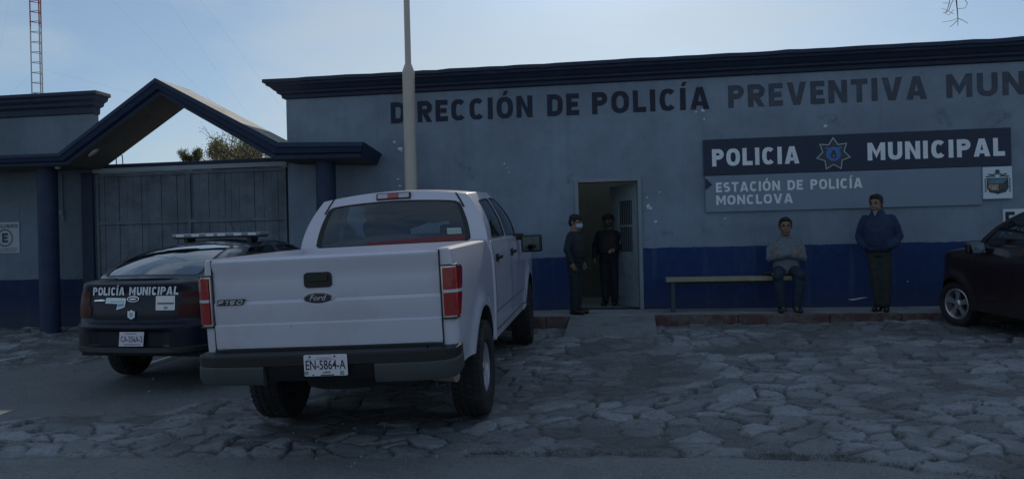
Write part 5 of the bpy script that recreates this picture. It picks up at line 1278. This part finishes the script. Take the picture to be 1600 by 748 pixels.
def head(mb,c,s,M):
    """head shape about 0.235 tall with brow, nose, jaw, ears; c is the centre of the head"""
    T=Matrix.Translation(c)@M@Matrix.Scale(s,4)
    def E(p,r): mb.ell((0,0,0),r,M=T@Matrix.Translation(p)) if False else mb.add([tuple(T@(Vector(p)+Vector(v))) for v in _ell(r)],_ellf)
    E((0,.012,.028),(.076,.094,.088)); E((0,-.018,-.035),(.060,.070,.072)); E((0,-.040,-.088),(.034,.036,.030)); E((0,-.076,.030),(.050,.016,.014))
    E((0,-.098,-.018),(.014,.020,.016)); E((0,-.090,.006),(.010,.014,.024)); E((-.030,-.070,-.030),(.024,.018,.024)); E((.030,-.070,-.030),(.024,.018,.024)); E((0,-.085,-.058),(.026,.012,.010))
    for q in (-1,1): E((q*.080,.012,-.008),(.010,.018,.030))
    return T
def _mk():
    v=[];f=[];nu,nv=14,9
    for j in range(nv+1):
        for i in range(nu): th=PI*j/nv;ph=2*PI*i/nu; v.append((math.sin(th)*math.cos(ph),math.sin(th)*math.sin(ph),math.cos(th)))
    for j in range(nv):
        for i in range(nu): f.append((j*nu+i,(j+1)*nu+i,(j+1)*nu+(i+1)%nu,j*nu+(i+1)%nu))
    return v,f
_ev,_ellf=_mk()
def _ell(r): return [(a*r[0],b*r[1],c*r[2]) for a,b,c in _ev]
def hand(mb,wrist,d,up,side=1,curl=.5,s=1.0):
    """palm, four unequal bent fingers, thumb leaving the side of the palm; d: pointing direction, up: back of the hand"""
    d=Vector(d).normalized(); up=Vector(up); up=(up-d*up.dot(d)).normalized(); r=d.cross(up)*side; w=Vector(wrist)
    P=lambda a,b,c: w+d*a*s+r*b*s+up*c*s
    for b in (-.026,-.009,.009,.026): limb(mb,[P(.0,b*.6,0),P(.085,b,0)],[.016*s,.013*s],8)
    for b,L_,q in ((-.031,.060,0),(-.0105,.072,0),(.0105,.078,0),(.031,.070,0)):
        a=P(.088,b,0); k1=curl; k2=curl*2.0
        e1=a+(d*math.cos(k1)-up*math.sin(k1))*L_*.5*s; e2=e1+(d*math.cos(k2)-up*math.sin(k2))*L_*.5*s
        limb(mb,[a,e1,e2],[.0098*s,.009*s,.0078*s],8)
    a=P(.02,.028,-.004); b_=P(.055,.052,-.014); c_=P(.085,.050,-.026); limb(mb,[a,b_,c_],[.013*s,.011*s,.009*s],8)
def face_parts(T,root,eyes=True,mouth=True):
    if eyes:
        for q in (-1,1):
            mb=MB(); mb.add([tuple(T@(Vector((q*.030,-.083,.012))+Vector(v))) for v in _ell((.013,.007,.006))],_ellf); mb.build('eye',M_eye,root,smooth=True)
        mb=MB()
        for q in (-1,1): mb.add([tuple(T@(Vector((q*.031,-.088,.036))+Vector(v))) for v in _ell((.020,.007,.005))],_ellf)
        mb.build('eyebrows',M_hair,root,smooth=True)
    if mouth:
        mb=MB(); mb.add([tuple(T@(Vector((0,-.094,-.056))+Vector(v))) for v in _ell((.024,.007,.007))],_ellf); mb.build('mouth',M_lip,root,smooth=True)
def hair(T,root,full=1.0,m=None,name='hair'):
    mb=MB()
    def E(p,r): mb.add([tuple(T@(Vector(p)+Vector(v))) for v in _ell(r)],_ellf)
    E((0,.022,.050),(.083,.094,.076)); E((0,.060,.0),(.076,.058,.075)); E((0,-.035,.092),(.062,.050,.028*full))
    for q in (-1,1): E((q*.068,.012,.035),(.018,.045,.050))
    fuse(mb,name,m or M_hair,root,.008,4,.006)

# --- standing man in the navy jacket
def man_standing():
    R_=thing('person',(3.67,-.72,.335),(0,0,rad(-26)),'standing man in navy jacket and dark trousers, hands in his pockets, by the sign','person'); R_.scale=(.95,.95,1.0)
    hz=1.555; HM=Matrix.Rotation(rad(-12),4,'Z')@Matrix.Rotation(rad(6),4,'X')
    b=MB(); T=head(b,Vector((-.02,-.02,hz)),1.17,HM)
    limb(b,[(-.01,.02,1.38),(-.015,.0,1.50)],[.070,.066]); loft(b,[(0,.02,.86,.15,.11),(0,.02,1.0,.16,.12),(0,.0,1.15,.17,.13),(0,.01,1.30,.19,.12),(0,.02,1.40,.10,.07)])
    for q in (-1,1):
        limb(b,[(q*.155,.02,1.32),(q*.255,.05,1.10),(q*.17,-.08,.99)],[.050,.042,.032]); hand(b,(q*.17,-.08,.99),(-q*.8,-.05,-.35),(q*.3,-.9,0),side=-q,curl=.3)
        fx=.03+q*.055; limb(b,[(q*.075,.02,.86),((fx+q*.06)*.6,.0,.50),(fx,.03,.09)],[.07,.050,.036]); limb(b,[(fx,.03,.06),(fx,-.10,.04)],[.036,.030])
    fuse(b,'body',M_skin,R_,.009,3); face_parts(T,R_); hair(T,R_)
    j=MB(); loft(j,[(0,.0,.86,.175,.135),(0,-.01,.90,.205,.165),(0,-.02,1.02,.215,.18),(0,-.02,1.16,.215,.18),(0,.0,1.28,.225,.155),(0,.015,1.36,.175,.12),(-.005,.015,1.42,.105,.09),(-.005,.005,1.455,.075,.07)])
    for q in (-1,1): limb(j,[(q*.180,.015,1.325),(q*.235,.03,1.22),(q*.275,.04,1.08),(q*.225,-.07,.98),(q*.175,-.11,.95)],[.078,.075,.070,.064,.058])
    limb(j,[(-.06,-.02,1.44),(.05,-.02,1.44)],[.045,.045])
    fuse(j,'jacket',M_jk,R_,.012,5,.022)
    c=MB(); c.add([(-.055,-.098,1.455),(.015,-.105,1.455),(-.022,-.135,1.37)],[(0,1,2)]); c.build('shirt_collar',M_shirt,R_)
    t=MB(); loft(t,[(0,.02,.80,.155,.125),(0,.02,.92,.165,.13)])
    for q,fx in ((-1,-.025),(1,.085)): limb(t,[(q*.075,.02,.84),((fx+q*.06)*.6,.0,.50),(fx-.0,.02,.10)],[.105,.078,.062])
    fuse(t,'trousers',M_tr,R_,.012,5,.02)
    for fx,a in ((-.025,-14),(.085,10)):
        s=MB(); M=Matrix.Rotation(rad(a),4,'Z'); limb(s,[tuple(Vector((fx,0,0))+M@Vector((0,.05,.045))),tuple(Vector((fx,0,0))+M@Vector((0,-.06,.045))),tuple(Vector((fx,0,0))+M@Vector((0,-.15,.036)))],[.046,.046,.038]); fuse(s,'shoe',M_shoe,R_,.010,3)
man_standing()
# --- seated man with crossed arms
def man_seated():
    R_=thing('person',(2.44,-.40,.335),(0,0,rad(-6)),'seated man on the bench in patterned grey sweater with crossed arms','person')
    hz=1.262; HM=Matrix.Rotation(rad(4),4,'X')
    b=MB(); T=head(b,Vector((0,-.03,hz)),1.17,HM)
    limb(b,[(0,.03,1.08),(0,.0,1.20)],[.070,.066]); loft(b,[(0,.05,.56,.16,.12),(0,.05,.75,.16,.12),(0,.03,.95,.16,.11),(0,.04,1.07,.10,.07)])
    for q in (-1,1):
        y=-.15 if q==1 else -.17; limb(b,[(q*.15,.03,1.00),(q*.235,-.03,.80),(-q*.06,y,.86)],[.048,.040,.030]); hand(b,(-q*.06,y,.86),(-q*.95,.15,.15),(0,-1,.2),side=q,curl=.35)
        limb(b,[(q*.10,.03,.60),(q*.15,-.39,.53),(q*.10,-.35,.09)],[.070,.055,.040]); limb(b,[(q*.10,-.36,.06),(q*.12,-.50,.04)],[.04,.032])
    fuse(b,'body',M_skin,R_,.009,3); face_parts(T,R_)
    hair(T,R_,.8)
    j=MB(); loft(j,[(0,.04,.545,.19,.15),(0,.03,.62,.195,.16),(0,.02,.78,.19,.155),(0,.02,.92,.205,.145),(0,.035,1.03,.185,.115),(0,.03,1.10,.09,.08)])
    for q in (-1,1):
        y=-.155 if q==1 else -.175; limb(j,[(q*.175,.03,1.01),(q*.22,.0,.90),(q*.240,-.04,.79),(q*.09,y+.01,.83),(-q*.04,y,.855)],[.072,.068,.062,.055,.046])
    fuse(j,'sweater',M_knit,R_,.012,5,.018)
    c=MB(); c.lathe([(.068,0),(.074,.012),(.068,.024)],20,Matrix.Translation((0,.012,1.105))@Matrix.Rotation(PI/2,4,'Y'),close=True); c.build('collar',M_shirt,R_,smooth=True)
    t=MB(); loft(t,[(0,.05,.53,.17,.14),(0,.05,.66,.165,.13)])
    for q in (-1,1): limb(t,[(q*.09,.04,.615),(q*.155,-.39,.535),(q*.125,-.37,.30),(q*.10,-.34,.085)],[.095,.082,.074,.070])
    fuse(t,'jeans',M_jean,R_,.012,5,.02)
    for q in (-1,1):
        s=MB(); limb(s,[(q*.10,-.30,.045),(q*.12,-.42,.045),(q*.135,-.52,.036)],[.046,.046,.038]); fuse(s,'shoe',M_shoe,R_,.010,3)
man_seated()
# --- officers at the door
def officer(loc,yaw,s,label,mask,light=False,arm=0,yh=0):
    R_=thing('person',loc,(0,0,yaw),label,'person','police officers at the door'); R_.scale=(s,s,s)
    hz=1.585; HM=Matrix.Rotation(yh,4,'Z')@Matrix.Rotation(rad(8),4,'X')
    b=MB(); T=head(b,Vector((0,-.02,hz)),1.17,HM)
    limb(b,[(0,.02,1.40),(0,.0,1.52)],[.070,.066]); loft(b,[(0,.02,.90,.15,.11),(0,.02,1.05,.15,.12),(0,.0,1.18,.16,.12),(0,.01,1.32,.16,.11),(0,.02,1.41,.10,.07)])
    W=[]
    for q in (-1,1):
        w=(q*.265,-.03,.90) if not(arm and q==1) else (.13,-.24,1.06); e=(q*.27,.05,1.12)
        W.append((q,e,w)); limb(b,[(q*.15,.02,1.33),e,w],[.048,.040,.030]); d=Vector(w)-Vector(e); hand(b,w,d,(q,.1,.1) if not arm or q==-1 else (0,-.6,.8),side=-q,curl=.4)
        limb(b,[(q*.085,.02,.90),(q*.09,.0,.50),(q*.09,.03,.09)],[.085,.060,.042]); limb(b,[(q*.09,.03,.06),(q*.10,-.12,.04)],[.04,.032])
    fuse(b,'body',M_skin,R_,.009,3); face_parts(T,R_,mouth=False); hair(T,R_,.8)
    mk=MB()
    def E(p,r): mk.add([tuple(T@(Vector(p)+Vector(v))) for v in _ell(r)],_ellf)
    E((0,-.058,-.045),(.064,.056,.046)); E((0,-.085,-.030),(.035,.032,.034)); fuse(mk,'face_mask',mask,R_,.007,4)
    cp=MB()
    def E(p,r): cp.add([tuple(T@(Vector(p)+Vector(v))) for v in _ell(r)],_ellf)
    E((0,.010,.072),(.092,.105,.050)); E((0,-.105,.060),(.062,.060,.008)); fuse(cp,'cap',M_unif,R_,.007,3)
    j=MB(); loft(j,[(0,.0,.88,.17,.13),(0,.0,.95,.19,.15),(0,-.01,1.10,.20,.165),(0,-.01,1.25,.215,.165),(0,.0,1.36,.205,.13),(0,.015,1.43,.10,.08)])
    for q,e,w in W: limb(j,[(q*.175,.015,1.345),e,tuple(Vector(e).lerp(Vector(w),.92))],[.074,.062,.050])
    fuse(j,'uniform_jacket',M_unif,R_,.012,5,.018)
    v=MB(); loft(v,[(0,-.01,.98,.200,.172),(0,-.02,1.10,.215,.185),(0,-.02,1.30,.20,.178),(0,-.0,1.38,.16,.13)]); fuse(v,'vest',M_int,R_,.012,4,.01)
    t=MB(); loft(t,[(0,.02,.82,.155,.125),(0,.02,.94,.165,.13)])
    for q in (-1,1): limb(t,[(q*.085,.02,.86),(q*.09,.0,.50),(q*.09,.02,.10)],[.105,.080,.066])
    fuse(t,'trousers',M_unif,R_,.012,5,.02)
    for q in (-1,1):
        s_=MB(); limb(s_,[(q*.09,.05,.045),(q*.095,-.06,.045),(q*.105,-.15,.036)],[.048,.048,.040]); fuse(s_,'boot',M_shoe,R_,.010,3)
officer((-.72,-.72,.335),rad(72),.885,'masked police officer in dark uniform leaning by the left door post, pale face mask',M_mask,yh=rad(-8))
officer((-.24,.70,.342),rad(-8),.90,'shadowy officer in dark clothes standing inside the open doorway behind the other',M_maskd,arm=1)
# ================================================================= TREES
M_bark=mat('bark',(.09,.075,.06),.9,var=.25,bump=.6,bscale=20)
def leafmat(name,a,b):
    m,N,L,P=new_mat(name); P.inputs['Roughness'].default_value=.6
    oi=N.new('ShaderNodeTexCoord'); nz=N.new('ShaderNodeTexNoise'); nz.inputs['Scale'].default_value=5; L.new(oi.outputs['Object'],nz.inputs['Vector'])
    mr=N.new('ShaderNodeMapRange'); mr.inputs[1].default_value=.35; mr.inputs[2].default_value=.65; L.new(nz.outputs['Fac'],mr.inputs[0])
    mx=N.new('ShaderNodeMix'); mx.data_type='RGBA'; mx.inputs[6].default_value=(*a,1); mx.inputs[7].default_value=(*b,1); L.new(mr.outputs[0],mx.inputs[0]); L.new(mx.outputs[2],P.inputs['Base Color'])
    tr=N.new('ShaderNodeBsdfTranslucent'); L.new(mx.outputs[2],tr.inputs[0]); ms=N.new('ShaderNodeMixShader'); ms.inputs[0].default_value=.45; L.new(P.outputs[0],ms.inputs[1]); L.new(tr.outputs[0],ms.inputs[2]); L.new(ms.outputs[0],N['Material Output'].inputs[0]); return m
def tree(loc,trunk_h,L0,levels,label,leafm,rnd,leafd=1.0,leaf=.05,spread=.6,up=.25,r0=.11,group=None,cat='tree',name='tree',leaf_lo=0.,nbr=4):
    R_=thing(name,loc,(0,0,rnd.random()*6),label,cat,group); tb=MB(); br=MB(); lf=MB()
    def twig(p,d,L_,r,lev):
        P=[p]; rs=[r]; n=5; q=Vector(p); dd=Vector(d).normalized()
        for i in range(n):
            dd=(dd+Vector((rnd.uniform(-1,1),rnd.uniform(-1,1),rnd.uniform(-.6,1)*up*2))*.20).normalized(); q=q+dd*L_/n; P.append(q.copy()); rs.append(r*(1-.6*(i+1)/n))
        br.tube(P,rs,6 if lev<2 else 4)
        if lev<levels:
            k=nbr if lev<levels-1 else nbr+2
            for i in range(k):
                t=.35+.65*(i+rnd.random())/k; j=min(int(t*n),n-1); a=P[j].lerp(P[j+1],t*n-j if t*n-j<=1 else 1)
                ax=Vector((rnd.uniform(-1,1),rnd.uniform(-1,1),rnd.uniform(-.5,.8))).normalized(); nd=(dd*(1-spread)+ax*spread+Vector((0,0,up))).normalized()
                twig(a,nd,L_*rnd.uniform(.5,.72),r*.5,lev+1)
        if lev>=levels-1:
            for i in range(int(9*leafd*(1 if lev==levels else .5)+rnd.random())):
                a=P[rnd.randrange(1,n+1)]+Vector([rnd.gauss(0,.06) for _ in range(3)])
                if a.z<leaf_lo: continue
                u=Vector([rnd.gauss(0,1) for _ in range(3)]).normalized(); v=u.orthogonal().normalized(); s=leaf*rnd.uniform(.6,1.3)
                lf.add([a-u*s,a+v*s*.45,a+u*s,a-v*s*.45],[(0,1,2,3)])
    tb.tube([(0,0,-.3),(.03,.02,trunk_h*.5),(0,.03,trunk_h)],[r0*1.3,r0,r0*.85],12)
    for i in range(5):
        a=2*PI*i/5+rnd.random(); twig(Vector((0,.03,trunk_h-.05)),(math.cos(a)*.9,math.sin(a)*.9,.9+rnd.random()*.6),L0*rnd.uniform(.8,1.15),r0*.55,0)
    tb.build('trunk',M_bark,R_,smooth=True); br.build('branches',M_bark,R_,recalc=False); lf.build('crown',leafm,R_,recalc=False)
    return R_
M_l1=leafmat('sparse_yellow_leaves',(.26,.22,.09),(.15,.14,.06)); M_l2=leafmat('dark_green_leaves',(.10,.12,.05),(.16,.15,.06))
rr_=random.Random(4)
tree((-12.1,12,0),2.7,1.55,3,'thin leafy tree with sparse yellow-green leaves behind the gate',M_l1,random.Random(21),leafd=.8,leaf=.042,up=.16,nbr=5)
tree((-14.3,13.5,0),4.25,.62,3,'small dense green tree left of the thin one, just above the gate',M_l2,random.Random(5),leafd=.9,leaf=.04,up=.5,spread=.4,r0=.05)
tree((-13.35,13.8,0),4.15,.60,3,'round green treetop between the two other trees behind the gate',M_l2,random.Random(8),leafd=.8,leaf=.04,up=.5,spread=.4,r0=.05)
tree((-15.7,14,0),4.4,.40,3,'tiny sapling top peeping over the left end of the gate',M_l2,random.Random(6),leafd=.8,leaf=.035,up=.6,spread=.35,r0=.04)
# bare tree beside the street, only the tips of one hanging twig come into the picture
H=thing('bare_tree',(4.7,-9.3,g(4.7,-9.3)),label='bare drooping twigs hanging into the sky above the right of the station',cat='tree')
o=Vector((4.7,-9.3,g(4.7,-9.3)))
mb=MB(); mb.tube([(0,0,-.2),(.05,.1,1.5),(-.05,.25,3.0),(-.1,.4,4.0)],[.17,.14,.12,.10],12); mb.build('trunk',M_bark,H,smooth=True)
mb=MB(); W=lambda x,y,z:tuple(Vector((x,y,z))-o)
mb.tube([(-.1,.4,3.9),(-.5,1.4,4.7),W(3.75,-6.6,5.3),W(3.25,-5.4,5.25),W(3.07,-5.0,4.9)],[.09,.06,.045,.03,.016],8)
mb.tube([(-.1,.4,3.9),(.6,.2,5.2),(1.4,-.2,6.3)],[.08,.05,.02],8); mb.tube([(-.1,.4,3.9),(.2,-.9,5.3),(.1,-1.8,6.2)],[.07,.05,.02],8)
rt=random.Random(3)
main=[(3.07,-5.0,4.9),(3.02,-4.99,4.4),(3.05,-4.98,4.0),(3.045,-4.98,3.75),(3.06,-4.98,3.62),(3.066,-4.985,3.50),(3.07,-4.985,3.42),(3.068,-4.985,3.345)]
mb.tube([W(*p) for p in main],[.014,.012,.009,.0075,.006,.0045,.0035,.002],6)
def tw(pts,r=.0032): mb.tube([W(3.07+a,-4.985+.02*rt.random(),b) for a,b in pts],[r*(1-.5*i/len(pts)) for i in range(len(pts))],5)
tw([(-.02,3.70),(-.075,3.63),(-.055,3.60),(-.01,3.62)]); tw([(-.01,3.62),(-.055,3.55),(-.075,3.49),(-.11,3.475),(-.12,3.485)]); tw([(-.06,3.60),(-.075,3.52),(-.10,3.47),(-.07,3.455),(-.03,3.50)])
tw([(0.01,3.60),(.06,3.59),(.09,3.55),(.07,3.51),(.0,3.505)]); tw([(.01,3.61),(.07,3.63),(.11,3.70),(.115,3.78)]); tw([(0,3.42),(.04,3.40),(.085,3.365)]); tw([(0,3.42),(-.05,3.40),(-.13,3.395)],.0022)
tw([(0,3.40),(-.03,3.37),(-.065,3.345)]); tw([(-.06,3.56),(-.12,3.57)],.002); tw([(-.03,3.46),(-.10,3.51),(-.13,3.52)],.002)
for k in range(14):
    z=rt.uniform(4.1,4.8); a=rt.uniform(-.25,.25); tw([(0,z),(a*.5,z-.05),(a,z-rt.uniform(.1,.4))],.004)
mb.build('branches',M_bark,H,recalc=False)

# weeds in the joint between paving and road, loose grit
rw=random.Random(9); mb=MB()
def edge_at(x): return float(np.interp(x,[-6,-4.5,-2.3,-1,0,1,1.5,2.0,3.5,9],[-7.15,-7.08,-7.05,-6.98,-7.0,-7.03,-7.10,-7.42,-7.7,-8.0]))
for k in range(900):
    x=rw.choice((rw.uniform(.9,2.3),rw.uniform(.9,2.3),rw.gauss(-1.0,.18),rw.gauss(-.4,.5))); y=edge_at(x)+rw.gauss(.03,.035); z=g(x,y)-.02
    h=rw.uniform(.006,.022); a=rw.uniform(0,6.28); l=rw.uniform(0,.03); w=.003
    mb.add([(x-w*math.cos(a),y-w*math.sin(a),z),(x+w*math.cos(a),y+w*math.sin(a),z),(x+l*math.sin(a),y+l*math.cos(a),z+h)],[(0,1,2)])
tag(mb.build('weeds',mat('dry_weeds',(.05,.05,.032),.9,var=.4),recalc=False),'low dry weeds along the joint between paving and road',kind='stuff')
mb=MB()
for k in range(1600):
    x=rw.uniform(-8,6); y=rw.uniform(-7.4,-1.2)
    if -6.2<x<-1 and y>-6.5 and rw.random()<.6: continue
    r=rw.uniform(.004,.013)*(1.6 if rw.random()<.05 else 1); z=g(x,y)+.012
    v=[(x+r*rw.uniform(.6,1)*c,y+r*rw.uniform(.6,1)*s,z+q) for c,s,q in ((1,0,0),(0,1,0),(-1,0,0),(0,-1,0),(0,0,r*.8),(0,0,-r))]
    mb.add(v,[(0,1,4),(1,2,4),(2,3,4),(3,0,4),(1,0,5),(2,1,5),(3,2,5),(0,3,5)])
tag(mb.build('gravel',mat('loose_grit',(.26,.25,.24),.9,var=.5,vscale=6),recalc=False),'loose grit scattered over the stone paving',kind='stuff')
